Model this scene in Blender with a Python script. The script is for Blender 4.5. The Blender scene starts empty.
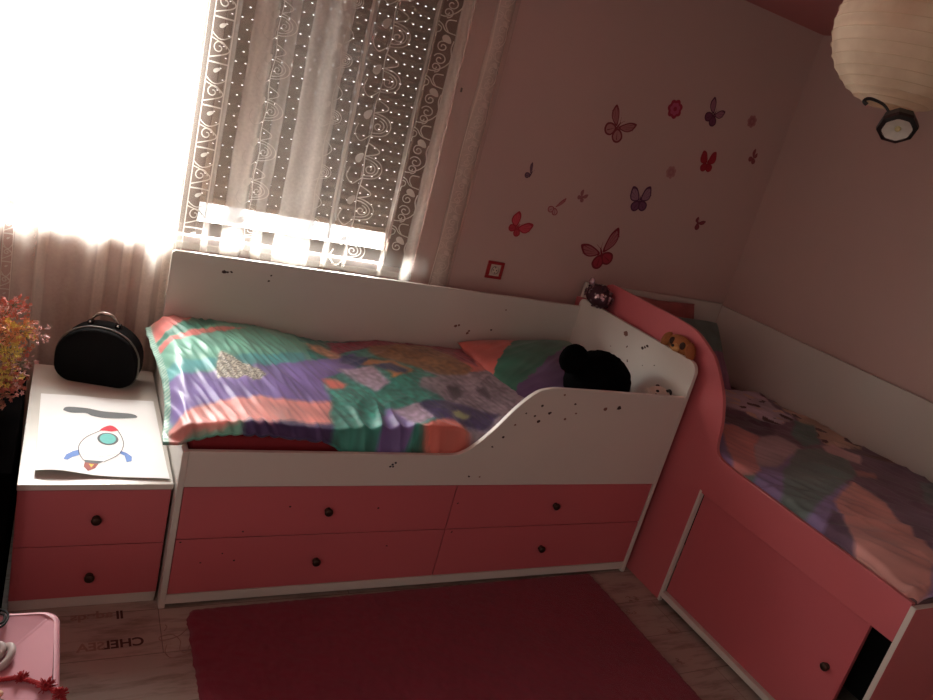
import bpy, bmesh, math, random
from mathutils import Vector, Matrix, noise
random.seed(7)
scene = bpy.context.scene
COL = scene.collection
PI = math.pi

# ------------------------------------------------------------------ helpers
def lin(r, g, b):
    f = lambda c: (c / 255 / 12.92) if c / 255 <= 0.04045 else ((c / 255 + 0.055) / 1.055) ** 2.4
    return (f(r), f(g), f(b), 1.0)

def mat(name, rgb, rough=0.5, var=0.06, scale=6.0, bump=0.0, bscale=200.0, metal=0.0, sheen=0.0, spec=0.5, coat=0.0):
    m = bpy.data.materials.new(name); m.use_nodes = True
    nt = m.node_tree; N = nt.nodes; K = nt.links
    b = N['Principled BSDF']
    c = lin(*rgb)
    tc = N.new('ShaderNodeTexCoord'); nz = N.new('ShaderNodeTexNoise'); nz.inputs['Scale'].default_value = scale
    nz.inputs['Detail'].default_value = 4
    K.new(tc.outputs['Object'], nz.inputs['Vector'])
    mx = N.new('ShaderNodeMix'); mx.data_type = 'RGBA'
    mx.inputs[6].default_value = tuple(x * (1 - var) for x in c[:3]) + (1,)
    mx.inputs[7].default_value = tuple(min(1, x * (1 + var)) for x in c[:3]) + (1,)
    K.new(nz.outputs['Fac'], mx.inputs[0]); K.new(mx.outputs[2], b.inputs['Base Color'])
    b.inputs['Roughness'].default_value = rough; b.inputs['Metallic'].default_value = metal
    b.inputs['Specular IOR Level'].default_value = spec
    if sheen: b.inputs['Sheen Weight'].default_value = sheen
    if coat: b.inputs['Coat Weight'].default_value = coat
    if bump:
        n2 = N.new('ShaderNodeTexNoise'); n2.inputs['Scale'].default_value = bscale
        K.new(tc.outputs['Object'], n2.inputs['Vector'])
        bp = N.new('ShaderNodeBump'); bp.inputs['Strength'].default_value = bump; bp.inputs['Distance'].default_value = 0.004
        K.new(n2.outputs['Fac'], bp.inputs['Height']); K.new(bp.outputs['Normal'], b.inputs['Normal'])
    return m

def link(name, me, mats, parent=None):
    o = bpy.data.objects.new(name, me); COL.objects.link(o)
    for m in (mats if isinstance(mats, (list, tuple)) else [mats]): me.materials.append(m)
    if parent is not None: o.parent = parent
    return o

def obj(name, bm, mats, parent=None, smooth=False, angle=None):
    me = bpy.data.meshes.new(name)
    bm.normal_update(); bm.to_mesh(me); bm.free()
    if smooth:
        for p in me.polygons: p.use_smooth = True
    if angle is not None:
        for p in me.polygons: p.use_smooth = True
        me.set_sharp_from_angle(angle=angle)
    return link(name, me, mats, parent)

def thing(name, label, cat, loc=(0, 0, 0), group=None, rotz=0):
    o = bpy.data.objects.new(name, None); COL.objects.link(o); o.location = loc; o.rotation_euler = (0, 0, rotz)
    o.empty_display_size = 0.05
    tag(o, label, cat, group); return o

def tag(o, label, cat, group=None, kind=None):
    o['label'] = label; o['category'] = cat
    if group: o['group'] = group
    if kind: o['kind'] = kind
    return o

def struct(o):
    o['kind'] = 'structure'; return o

def box(bm, x0, x1, y0, y1, z0, z1, bev=0.0, seg=2, mi=0):
    r = bmesh.ops.create_cube(bm, size=1.0)
    vs = r['verts']
    for v in vs:
        v.co = Vector((x0 + (v.co.x + .5) * (x1 - x0), y0 + (v.co.y + .5) * (y1 - y0), z0 + (v.co.z + .5) * (z1 - z0)))
    fs = set(f for v in vs for f in v.link_faces)
    for f in fs: f.material_index = mi
    if bev:
        es = list(set(e for v in vs for e in v.link_edges))
        bmesh.ops.bevel(bm, geom=es, offset=bev, segments=seg, profile=0.5, affect='EDGES')
    return bm

def newbox(*a, **k):
    bm = bmesh.new(); box(bm, *a, **k); return bm

def prism(bm, pts, axis, a0, a1, bev=0.0, mi=0, seg=2):
    """polygon pts in the plane normal to axis, extruded from a0 to a1"""
    def P(u, v, a):
        return (a, u, v) if axis == 0 else (u, a, v) if axis == 1 else (u, v, a)
    b0 = [bm.verts.new(P(u, v, a0)) for u, v in pts]; b1 = [bm.verts.new(P(u, v, a1)) for u, v in pts]
    n = len(pts); fs = [bm.faces.new(b0), bm.faces.new(b1[::-1])]
    for i in range(n): fs.append(bm.faces.new((b0[i], b1[i], b1[(i + 1) % n], b0[(i + 1) % n])))
    bmesh.ops.recalc_face_normals(bm, faces=fs)
    for f in fs: f.material_index = mi
    if bev:
        es = list(set(fs[0].edges) | set(fs[1].edges))
        bmesh.ops.bevel(bm, geom=es, offset=bev, segments=seg, profile=0.5, affect='EDGES')
    return bm

def tube(bm, pts, r, n=8, caps=True, mi=0, closed=False):
    pts = [Vector(p) for p in pts]; R = r if isinstance(r, (list, tuple)) else [r] * len(pts)
    rings = []; ref = None; m = len(pts)
    for i, p in enumerate(pts):
        if closed: t = pts[(i + 1) % m] - pts[(i - 1) % m]
        else: t = (pts[min(i + 1, m - 1)] - pts[max(i - 1, 0)])
        t.normalize()
        if ref is None: ref = Vector((0, 0, 1)) if abs(t.z) < .9 else Vector((1, 0, 0))
        u = t.cross(ref)
        if u.length < 1e-5: u = t.orthogonal()
        u.normalize(); w = u.cross(t).normalized(); ref = w
        rings.append([bm.verts.new(p + (u * math.cos(2 * PI * k / n) + w * math.sin(2 * PI * k / n)) * R[i]) for k in range(n)])
    for i in range(m if closed else m - 1):
        A, B = rings[i], rings[(i + 1) % m]
        for k in range(n):
            f = bm.faces.new((A[k], A[(k + 1) % n], B[(k + 1) % n], B[k])); f.smooth = True; f.material_index = mi
    if caps and not closed:
        for ring in (rings[0][::-1], rings[-1]):
            f = bm.faces.new(ring); f.material_index = mi
    return bm

def lathe(bm, prof, c=(0, 0, 0), n=24, axis='Z', mi=0):
    """prof: list of (radius, height)"""
    rings = []
    def P(r, h, a):
        x, y = r * math.cos(a), r * math.sin(a)
        v = {'Z': (x, y, h), 'Y': (x, h, y), 'X': (h, x, y)}[axis]
        return Vector(v) + Vector(c)
    for r, h in prof:
        if r < 1e-6: rings.append([bm.verts.new(P(0, h, 0))])
        else: rings.append([bm.verts.new(P(r, h, 2 * PI * k / n)) for k in range(n)])
    fs = []
    for A, B in zip(rings, rings[1:]):
        for k in range(n):
            k2 = (k + 1) % n
            if len(A) == 1 and len(B) == 1: continue
            if len(A) == 1: f = bm.faces.new((A[0], B[k], B[k2]))
            elif len(B) == 1: f = bm.faces.new((A[k], B[0], A[k2]))
            else: f = bm.faces.new((A[k], B[k], B[k2], A[k2]))
            f.smooth = True; f.material_index = mi; fs.append(f)
    bmesh.ops.recalc_face_normals(bm, faces=fs)
    return bm

def ellipsoid(bm, c, r, rot=None, seg=24, rings=16, mi=0, fuzz=0.0, fscale=20.0, power=1.0):
    res = bmesh.ops.create_uvsphere(bm, u_segments=seg, v_segments=rings, radius=1.0)
    M = rot.to_matrix() if rot is not None else Matrix.Identity(3)
    for v in res['verts']:
        d = v.co.copy()
        if power != 1.0:
            d = Vector([math.copysign(abs(q) ** power, q) for q in d])
        k = 1.0 + (fuzz * noise.noise(d * fscale) if fuzz else 0)
        v.co = M @ Vector((d.x * r[0] * k, d.y * r[1] * k, d.z * r[2] * k)) + Vector(c)
    for f in set(f for v in res['verts'] for f in v.link_faces):
        f.smooth = True; f.material_index = mi
    return bm

def smooth01(t):
    t = max(0.0, min(1.0, t)); return t * t * (3 - 2 * t)

def arc(cx, cy, r, a0, a1, n=8):
    return [(cx + r * math.cos(a0 + (a1 - a0) * i / n), cy + r * math.sin(a0 + (a1 - a0) * i / n)) for i in range(n + 1)]

def catmull(pts, k=6):
    P = [Vector(p) for p in pts]; out = []
    for i in range(len(P) - 1):
        p0, p1, p2, p3 = P[max(i - 1, 0)], P[i], P[i + 1], P[min(i + 2, len(P) - 1)]
        for j in range(k):
            t = j / k
            out.append(0.5 * ((2 * p1) + (p2 - p0) * t + (2 * p0 - 5 * p1 + 4 * p2 - p3) * t * t + (3 * p1 - p0 - 3 * p2 + p3) * t ** 3))
    out.append(P[-1]); return out

# ------------------------------------------------------------------ materials
WHITE = mat('white_laminate', (204, 199, 190), 0.32, 0.03, 3, coat=0.1)
PINK = mat('pink_laminate', (188, 98, 103), 0.3, 0.04, 3)
PINK_D = mat('pink_laminate_door', (184, 94, 100), 0.3, 0.04, 3)
KNOB = mat('dark_bronze_knob', (70, 52, 44), 0.35, 0.2, 40, metal=0.8)
WALLM = mat('pale_pink_wall_paint', (192, 165, 157), 0.85, 0.05, 2.2, bump=0.15, bscale=320)
WALL2 = mat('beige_wall_paint', (196, 188, 176), 0.85, 0.05, 2)
CEILM = mat('deep_pink_ceiling_paint', (186, 120, 120), 0.85, 0.05, 2)
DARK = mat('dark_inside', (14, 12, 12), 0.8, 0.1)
REDSHEET = mat('dark_red_sheet', (134, 18, 30), 0.75, 0.1, 20, bump=0.2, bscale=400)
MARK = mat('dark_sticker_residue', (58, 40, 36), 0.8, 0.3, 60)
MARK2 = mat('brown_sticker_residue', (120, 84, 72), 0.8, 0.3, 60)
CHROME = mat('chrome', (205, 200, 196), 0.2, 0.03, metal=1.0)
BLACKM = mat('black_fabric', (6, 6, 7), 0.8, 0.2, 60, bump=0.3, bscale=700, spec=.15)
BLACKP = mat('black_plastic', (9, 8, 8), 0.6, 0.2, 30, spec=.15)

# ------------------------------------------------------------------ fixed dimensions (metres)
BL, BT, BW = 1.88, 0.018, 0.836           # white bed: length, board thickness, depth
YW, XR, ZC = 0.95, 2.93, 2.475            # wall behind the beds, right wall, ceiling
XL, YR = -1.7, -3.6                       # unseen left and rear walls
SKY, DAY, REAR_FILL, SIDE, GAP, EXPO = 4.5, 74.0, 2.5, 12.0, 160.0, 0.1
# ------------------------------------------------------------------ room shell
def floor_mat():
    m = bpy.data.materials.new('whitewashed_plank_floor'); m.use_nodes = True
    nt = m.node_tree; N = nt.nodes; K = nt.links; b = N['Principled BSDF']
    tc = N.new('ShaderNodeTexCoord')
    br = N.new('ShaderNodeTexBrick'); br.inputs['Scale'].default_value = 1.0
    br.inputs['Brick Width'].default_value = 1.25; br.inputs['Row Height'].default_value = 0.19
    br.inputs['Mortar Size'].default_value = 0.0012; br.inputs['Color1'].default_value = lin(170, 160, 149)
    br.inputs['Color2'].default_value = lin(156, 146, 137); br.inputs['Mortar'].default_value = lin(110, 94, 86)
    K.new(tc.outputs['Object'], br.inputs['Vector'])
    mp = N.new('ShaderNodeMapping'); mp.inputs['Scale'].default_value = (3.0, 16.0, 1)
    nz = N.new('ShaderNodeTexNoise'); nz.inputs['Scale'].default_value = 1.6; nz.inputs['Detail'].default_value = 8; nz.inputs['Roughness'].default_value = .65
    K.new(tc.outputs['Object'], mp.inputs['Vector']); K.new(mp.outputs['Vector'], nz.inputs['Vector'])
    cr = N.new('ShaderNodeValToRGB'); cr.color_ramp.elements[0].position = .36; cr.color_ramp.elements[0].color = (.5, .45, .42, 1)
    cr.color_ramp.elements[1].position = .52; cr.color_ramp.elements[1].color = (1, 1, 1, 1)
    K.new(nz.outputs['Fac'], cr.inputs['Fac'])
    mx = N.new('ShaderNodeMix'); mx.data_type = 'RGBA'; mx.blend_type = 'MULTIPLY'; mx.inputs[0].default_value = .8
    K.new(br.outputs['Color'], mx.inputs[6]); K.new(cr.outputs['Color'], mx.inputs[7]); K.new(mx.outputs[2], b.inputs['Base Color'])
    b.inputs['Roughness'].default_value = 0.42
    return m

floor = struct(obj('floor', newbox(XL - .1, XR + .1, YR - .1, YW + .25, -0.08, 0.0), floor_mat()))
ceiling = struct(obj('ceiling', newbox(XL - .1, XR + .1, YR - .1, YW + .25, ZC, ZC + .08), CEILM))
struct(obj('wall_right', newbox(XR, XR + .1, YR - .1, YW + .25, 0, ZC), WALLM))
struct(obj('wall_left', newbox(XL - .1, XL, YR - .1, YW + .25, 0, ZC), WALL2))
struct(obj('wall_rear', newbox(XL, XR, YR - .1, YR, 0, ZC), WALL2))
# window wall with its opening
WX0, WX1, WZ0, WZ1 = -0.63, 1.01, 0.93, 2.26
bm = bmesh.new()
box(bm, XL, WX0, YW, YW + .25, 0, ZC); box(bm, WX1, XR, YW, YW + .25, 0, ZC)
box(bm, WX0, WX1, YW, YW + .25, 0, WZ0); box(bm, WX0, WX1, YW, YW + .25, WZ1, ZC)
struct(obj('wall_back', bm, WALLM))

# printed lettering on the floor boards (the photo shows it mirrored)
INK = mat('faded_floor_ink', (64, 40, 38), 0.7, 0.3, 80)
INK2 = mat('pale_floor_ink', (140, 116, 106), 0.7, 0.3, 80)
def floor_text(txt, x, y, h, rot, m, xs=1.0):
    cu = bpy.data.curves.new('lettering', 'FONT'); cu.body = txt; cu.size = h; cu.extrude = 0.0; cu.offset = 0.0012
    t = bpy.data.objects.new('lettering', cu); COL.objects.link(t)
    me = bpy.data.meshes.new_from_object(t.evaluated_get(bpy.context.evaluated_depsgraph_get()))
    bpy.data.objects.remove(t); bpy.data.curves.remove(cu)
    me.transform(Matrix.Translation((x, y, 0.0012)) @ Matrix.Rotation(rot, 4, 'Z') @ Matrix.Diagonal((-xs, 1, 1, 1)))
    o = link('printed_lettering', me, m, floor); return o
floor_text('CHEL', -0.048, -0.150, 0.047, 0.03, INK, 0.98)
floor_text('SEA', -0.152, -0.153, 0.045, 0.03, INK2, 0.98)
floor_text('ll', -0.098, -0.03, 0.05, 0.02, INK, 1.0)
floor_text('adeqs', -0.128, -0.02, 0.045, 0.02, INK2, 1.1)
bm = bmesh.new()
def floorcurve(pts, r=0.0013):
    tube(bm, [(p[0], p[1], 0.0008) for p in catmull([(a, b, 0) for a, b in pts], 5)], r, 5)
floorcurve([(0.075, -0.10), (0.045, -0.13), (0.0, -0.14), (-0.005, -0.125), (0.03, -0.12), (0.05, -0.15), (0.045, -0.185), (0.06, -0.2), (0.075, -0.17)])
floorcurve([(0.012, -0.16), (0.005, -0.19), (0.02, -0.215), (0.06, -0.21), (0.075, -0.2)])
floorcurve([(0.01, -0.1), (0.018, -0.085), (0.015, -0.075)])
obj('printed_scroll', bm, INK2, floor)
# loose dark printed marks on the strip of floor by the pink bed
bm = bmesh.new()
for x, y, s in ((1.80, -0.17, .035), (1.72, -0.25, .03), (1.83, -0.36, .03), (1.74, -0.52, .025), (1.79, -0.72, .03), (1.83, -0.73, .02)):
    for k in range(5):
        a = random.uniform(0, 6.28); px, py = x + random.uniform(-s, s) * .6, y + random.uniform(-s, s) * .5
        tube(bm, [(px, py, .0008), (px + math.cos(a) * s * .5, py + math.sin(a) * s * .35, .0008), (px + math.cos(a + .9) * s * .7, py + math.sin(a + .9) * s * .5, .0008)], .0016, 5)
obj('printed_marking', bm, INK2, floor)

# ------------------------------------------------------------------ window_1: frame, mullion, sashes, panes, sill
PVC = mat('backlit_shade_window_frame', (112, 94, 84), 0.4, 0.05)  # white frame, its backlit shade put into the brown-grey colour
SILLM = mat('pale_stone_sill', (226, 222, 214), 0.3, 0.06, 12)
win = bpy.data.objects.new('window_1', None); COL.objects.link(win); struct(win)
FY0, FY1 = YW + .085, YW + .145
bm = bmesh.new()
box(bm, WX0, WX0 + .06, FY0, FY1, WZ0, WZ1, .004); box(bm, WX1 - .105, WX1, FY0, FY1, WZ0, WZ1, .004)
box(bm, WX0 + .06, WX1 - .105, FY0 + .001, FY1 - .001, WZ0 + .018, WZ0 + .075, .004); box(bm, WX0 + .06, WX1 - .105, FY0 + .001, FY1 - .001, WZ1 - .06, WZ1, .004)
obj('window_frame', bm, PVC, win)
obj('mullion', newbox(-.045, 0.10, FY0 - .005, FY1, WZ0 + .0185, WZ1 - .001, .004), PVC, win)
obj('window_sill', newbox(WX0, WX1, YW - .004, FY0 + .02, WZ0 - .022, WZ0 + .006, .004), SILLM, win)
gm = bpy.data.materials.new('window_glass'); gm.use_nodes = True
nt = gm.node_tree; nt.nodes.clear()
o_ = nt.nodes.new('ShaderNodeOutputMaterial'); tr = nt.nodes.new('ShaderNodeBsdfTransparent'); gl = nt.nodes.new('ShaderNodeBsdfGlossy'); gl.inputs['Roughness'].default_value = .03
mx = nt.nodes.new('ShaderNodeMixShader'); mx.inputs[0].default_value = .06
nt.links.new(tr.outputs[0], mx.inputs[1]); nt.links.new(gl.outputs[0], mx.inputs[2]); nt.links.new(mx.outputs[0], o_.inputs[0])
obj('pane', newbox(WX0 + .06, -.045, FY0 + .03, FY0 + .034, WZ0 + .075, WZ1 - .06), gm, win)
obj('pane', newbox(.10, WX1 - .105, FY0 + .03, FY0 + .034, WZ0 + .075, WZ1 - .06), gm, win)

# ------------------------------------------------------------------ roller shutter with light slots
def shutter_mat():
    m = bpy.data.materials.new('grey_shutter_slats'); m.use_nodes = True
    nt = m.node_tree; N = nt.nodes; K = nt.links; b = N['Principled BSDF']; out = N['Material Output']
    b.inputs['Base Color'].default_value = lin(150, 140, 128); b.inputs['Roughness'].default_value = .6
    tc = N.new('ShaderNodeTexCoord'); sp = N.new('ShaderNodeSeparateXYZ'); K.new(tc.outputs['Object'], sp.inputs[0])
    def M(op, a, bb=None):
        n = N.new('ShaderNodeMath'); n.operation = op
        for i, v in enumerate((a, bb)):
            if v is None: continue
            if isinstance(v, (int, float)): n.inputs[i].default_value = v
            else: K.new(v, n.inputs[i])
        return n.outputs[0]
    row = M('DIVIDE', sp.outputs['Z'], .040); fl = M('FLOOR', row); fz = M('SUBTRACT', row, fl)
    par = M('FLOORED_MODULO', fl, 2.0)
    col = M('ADD', M('DIVIDE', sp.outputs['X'], .037), M('MULTIPLY', par, .36)); fx = M('SUBTRACT', col, M('FLOOR', col))
    ex = M('DIVIDE', M('SUBTRACT', fx, .5), .105); ez = M('DIVIDE', M('SUBTRACT', fz, .5), .046)
    d = M('ADD', M('MULTIPLY', ex, ex), M('MULTIPLY', ez, ez))
    hole = M('LESS_THAN', d, 1.0)
    t = N.new('ShaderNodeBsdfTransparent'); mx = N.new('ShaderNodeMixShader')
    K.new(hole, mx.inputs[0]); K.new(b.outputs[0], mx.inputs[1]); K.new(t.outputs[0], mx.inputs[2]); K.new(mx.outputs[0], out.inputs[0])
    return m
SHZ0 = 1.078
bm = bmesh.new(); prev = None
SY = YW + .165; nrow = int((WZ1 - SHZ0) / .040); zz = []
k0 = math.ceil(SHZ0 / .040)
zz = [SHZ0]
for k in range(k0, int(WZ1 / .040) + 1):
    for q in (0, .25, .5, .75): zz.append((k + q) * .040)
for z in zz:
    fr = (z / .040) % 1.0
    y = SY + .006 * abs(math.sin(PI * fr))
    cur = [bm.verts.new((x, y, z)) for x in (.085, WX1 - .01)]
    if prev: bm.faces.new((prev[0], prev[1], cur[1], cur[0])).smooth = True
    prev = cur
shutter = tag(obj('roller_shutter', bm, shutter_mat()), 'dark roller shutter with rows of light slots in right half of window', 'shutter')
obj('bottom_bar', newbox(.085, WX1 - .01, SY - .006, SY + .012, SHZ0 - .012, SHZ0 + .012, .003), mat('shutter_bar', (150, 140, 128), .5), shutter)

# ------------------------------------------------------------------ sheer lace curtain
def curtain_y(x, z):
    y = 0.914
    y += 0.009 * math.sin(x * 31 + 0.5 * z) + 0.007 * math.sin(x * 63 + 1.3 + .8 * z)
    for c, w, a in ((-.06, .05, .02), (.21, .04, .02), (.44, .08, .018), (.62, .02, .01), (.94, .05, .012)):
        y -= a * math.exp(-((x - c - .02 * math.sin(z * 3 + c * 9)) / w) ** 2)
    return y - 0.004 * math.sin(z * 5 + x * 4)
DENS = [(-.78, .3), (-.60, .5), (-.535, .5), (-.53, .12), (-.50, .12), (-.495, .5), (-.43, .3), (-.425, .75), (-.40, .75), (-.395, .4), (-.30, .4), (-.24, .45), (-.235, .8), (-.205, .8), (-.20, .35), (-.155, .4), (-.15, .8), (-.125, .8), (-.12, .35), (-.085, .4), (-.08, .9), (-.045, .9), (-.04, .5), (-.02, .5), (-.015, .8), (.012, .8), (.018, .3), (.04, .1), (.106, .1),
        (.110, .42), (.128, .45), (.133, .08), (.172, .08), (.18, .62), (.20, .82), (.245, .78), (.255, .3), (.275, .1), (.29, .12), (.297, .5), (.325, .5), (.33, .12), (.372, .12), (.378, .66), (.42, .56), (.46, .68), (.508, .62), (.514, .12),
        (.57, .09), (.578, .5), (.598, .5), (.606, .09), (.668, .09), (.674, .3), (.684, .3), (.69, .08), (.83, .08), (.838, .55), (.85, .55), (.856, .07), (.925, .07), (.932, .75), (.965, .7), (.985, .4), (.995, .2), (1.08, .2), (1.095, .6), (1.14, .55), (1.16, .3), (1.185, .22)]
def dens(x, z):
    x = x + .010 * noise.noise(Vector((x * 3, z * 2.2, 5))) + .004 * noise.noise(Vector((x * 9, z * 9, 1)))
    d = DENS[-1][1]
    for (a, da), (b, db) in zip(DENS, DENS[1:]):
        if a <= x <= b: d = da + (db - da) * (x - a) / (b - a); break
    return max(.05, d * (1 + .15 * noise.noise(Vector((x * 40, z * 5, 2)))))
def curtain_mat(name, strength=1.0, base=None):
    m = bpy.data.materials.new(name); m.use_nodes = True
    nt = m.node_tree; N = nt.nodes; K = nt.links; N.clear()
    out = N.new('ShaderNodeOutputMaterial'); t = N.new('ShaderNodeBsdfTransparent'); df = N.new('ShaderNodeBsdfDiffuse'); tl = N.new('ShaderNodeBsdfTranslucent')
    for s in (df, tl): s.inputs['Color'].default_value = lin(238, 232, 222)
    a = N.new('ShaderNodeMixShader'); a.inputs[0].default_value = .55
    K.new(df.outputs[0], a.inputs[1]); K.new(tl.outputs[0], a.inputs[2])
    mx = N.new('ShaderNodeMixShader'); K.new(t.outputs[0], mx.inputs[1]); K.new(a.outputs[0], mx.inputs[2])
    if base is None:
        at = N.new('ShaderNodeAttribute'); at.attribute_name = 'weave'
        tc = N.new('ShaderNodeTexCoord'); wv = N.new('ShaderNodeTexNoise'); wv.inputs['Scale'].default_value = 90
        K.new(tc.outputs['Object'], wv.inputs['Vector'])
        ml = N.new('ShaderNodeMath'); ml.operation = 'MULTIPLY_ADD'; ml.inputs[1].default_value = .3; ml.inputs[2].default_value = .85
        K.new(wv.outputs['Fac'], ml.inputs[0])
        m2 = N.new('ShaderNodeMath'); m2.operation = 'MULTIPLY'; m2.use_clamp = True
        K.new(ml.outputs[0], m2.inputs[0]); K.new(at.outputs['Fac'], m2.inputs[1]); K.new(m2.outputs[0], mx.inputs[0])
    else: mx.inputs[0].default_value = base
    K.new(mx.outputs[0], out.inputs[0]); return m
nx, nz_ = 420, 60; CX0, CX1, CZ0, CZ1 = -.78, 1.185, .14, ZC - .002
bm = bmesh.new(); g = []
for j in range(nz_ + 1):
    z = CZ0 + (CZ1 - CZ0) * j / nz_
    g.append([bm.verts.new((CX0 + (CX1 - CX0) * i / nx, curtain_y(CX0 + (CX1 - CX0) * i / nx, z), z)) for i in range(nx + 1)])
for j in range(nz_):
    for i in range(nx): bm.faces.new((g[j][i], g[j][i + 1], g[j + 1][i + 1], g[j + 1][i])).smooth = True
curtain = obj('sheer_curtain', bm, curtain_mat('sheer_curtain_voile'))
at = curtain.data.attributes.new('weave', 'FLOAT', 'POINT')
at.data.foreach_set('value', [dens(v.co.x, v.co.z) for v in curtain.data.vertices])
tag(curtain, 'white sheer curtain with embroidered scroll lace hanging over the window', 'curtain')
LACE = curtain_mat('lace_thread', base=.72)

def ribbon(bm, pts, w):
    """flat thread laid on the cloth; pts in (x, z)"""
    P = [Vector((p[0], p[1])) for p in pts]; L = []
    for i, p in enumerate(P):
        t = P[min(i + 1, len(P) - 1)] - P[max(i - 1, 0)]
        if t.length < 1e-7: t = Vector((1, 0))
        t.normalize(); n = Vector((-t.y, t.x)) * w * .5
        row = []
        for q in (p - n, p + n):
            row.append(bm.verts.new((q.x, curtain_y(q.x, q.y) - .0025, q.y)))
        L.append(row)
    for a, b in zip(L, L[1:]): bm.faces.new((a[0], a[1], b[1], b[0]))
def sp(cx, cz, r, a0, turns, x0, w, n=26, k=.18):
    """spiral points"""
    return [(cx + r * (1 - (1 - k) * i / n) * math.cos(a0 + 2 * PI * turns * i / n), cz + r * (1 - (1 - k) * i / n) * math.sin(a0 + 2 * PI * turns * i / n)) for i in range(n + 1)]
def leafpoly(bm, cx, cz, l, w, ang):
    vs = []
    for t in range(12):
        a = 2 * PI * t / 12; u = l * math.cos(a); v = w * math.sin(a) * (1 - .35 * math.cos(a))
        x = cx + u * math.cos(ang) - v * math.sin(ang); z = cz + u * math.sin(ang) + v * math.cos(ang)
        vs.append(bm.verts.new((x, curtain_y(x, z) - .0028, z)))
    bm.faces.new(vs)
def scroll_column(x0, x1, z0, z1, per, th=.0042):
    bm = bmesh.new(); W = x1 - x0; z = z1
    for k in range(int((z1 - z0) / per)):
        Z = lambda v: z - v * per
        X = lambda u: x0 + u * W
        cm = lambda pts: [(p.x, p.y) for p in catmull([(X(u), Z(v), 0) for u, v in pts], 6)]
        ribbon(bm, cm([(1.0, .04), (.75, .16), (.35, .26), (.02, .27)]), th)
        ribbon(bm, sp(X(.5), Z(.04), W * .33, PI * .9, -1.35, x0, W), th)
        ribbon(bm, sp(X(.38), Z(.19), W * .27, -PI * .5, 1.3, x0, W), th)
        ribbon(bm, cm([(.0, .38), (.25, .42), (.5, .52), (.95, .55)]), th)
        ribbon(bm, cm([(.85, .30), (.5, .32), (.42, .42), (.6, .53)]), th)
        ribbon(bm, cm([(.0, .44), (.22, .47), (.2, .54), (.02, .58), (0, .66)]), th)
        leafpoly(bm, X(.62), Z(.66), W * .26, W * .17, -.7)
        ribbon(bm, sp(X(.5), Z(.80), W * .3, PI * .3, 1.4, x0, W), th)
        ribbon(bm, cm([(.95, .66), (.9, .8), (1.0, .95), (.98, 1.04)]), th)
        z -= per
    return bm
def d_column(x0, x1, z0, z1, per, th=.0042):
    bm = bmesh.new(); W = x1 - x0; z = z1
    ribbon(bm, [(x0 + .004 * math.sin(i * .9), z0 + (z1 - z0) * i / 60) for i in range(61)], th)
    for k in range(int((z1 - z0) / per)):
        c = z - per * .45
        for r in (W * .95, W * .72):
            ribbon(bm, [(x0 + r * math.cos(a), c + r * .62 * math.sin(a)) for a in [(-PI / 2 + PI * i / 18) for i in range(19)]], th)
        ribbon(bm, sp(x0 + W * .3, c - W * .05, W * .3, PI * .5, -1.4, x0, W), th)
        ribbon(bm, [(x0 + W * .6 * math.sin(PI * i / 14), c + per * .32 + per * .3 * i / 14 - .01) for i in range(15)], th)
        leafpoly(bm, x0 - W * .35, c + per * .2, W * .3, W * .2, .9)
        ribbon(bm, [(p.x, p.y) for p in catmull([(x0, c - W * .6, 0), (x0 - W * .5, c - W * .95, 0), (x0 - W * .9, c - W * .6, 0), (x0 - W * .8, c - W * .1, 0)], 6)], th)
        z -= per
    return bm
def ladder_column(x0, x1, z0, z1, per, th=.004):
    bm = bmesh.new(); W = x1 - x0; z = z1
    for x in (x0, x1): ribbon(bm, [(x, z0 + (z1 - z0) * i / 60) for i in range(61)], th)
    while z > z0 + per:
        ribbon(bm, [(x0 + W * i / 6, z - .02 * math.sin(PI * i / 6)) for i in range(7)], th)
        ribbon(bm, sp(x0 + W * .45, z - per * .32, W * .36, 0, 1.3, x0, W), th)
        ribbon(bm, [(x0 + W * .95 * math.sin(PI * i / 14), z - per * (.12 + .45 * i / 14)) for i in range(15)], th)
        ribbon(bm, [(x0 + W * i / 6, z - per * .66) for i in range(7)], th * 1.3)
        leafpoly(bm, x0 + W * .5, z - per * .82, W * .2, W * .1, .6)
        z -= per
    return bm
for bm in (scroll_column(.856, .928, .90, 2.45, .205), d_column(.680, .755, .92, 2.45, .17), ladder_column(.040, .108, .90, 2.45, .15),
           d_column(.262, .325, .92, 2.45, .15, .003), scroll_column(1.095, 1.15, .80, 2.45, .16, .003), ladder_column(-.530, -.500, .55, 2.45, .10, .003),
           d_column(.50, .545, .92, 2.45, .21, .003), ladder_column(-.02, .02, .6, 2.45, .13, .0025)):
    obj('lace_band', bm, LACE, curtain)
# selvedges and stitched seams
for x, w in ((.844, .006), (.590, .010), (.932, .005), (1.092, .004)):
    bm = bmesh.new()
    ribbon(bm, [(x + .004 * math.sin(i * .3 + x * 7), .5 + (2.45 - .5) * i / 60) for i in range(61)], w)
    obj('seam', bm, LACE, curtain)
# ------------------------------------------------------------------ white bed with pink drawers
def knob(parent, p, axis, name='knob'):
    """small round knob; axis 'Y' faces the room from the white bed, 'X' from the pink bed"""
    bm = bmesh.new()
    prof = [(0, -.022), (.009, -.0215), (.0135, -.018), (.0145, -.014), (.012, -.010), (.006, -.007), (.0055, -.003), (.011, -.001), (.011, .001), (0, .001)]
    lathe(bm, prof, p, 20, axis)
    return obj(name, bm, KNOB, parent)

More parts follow.
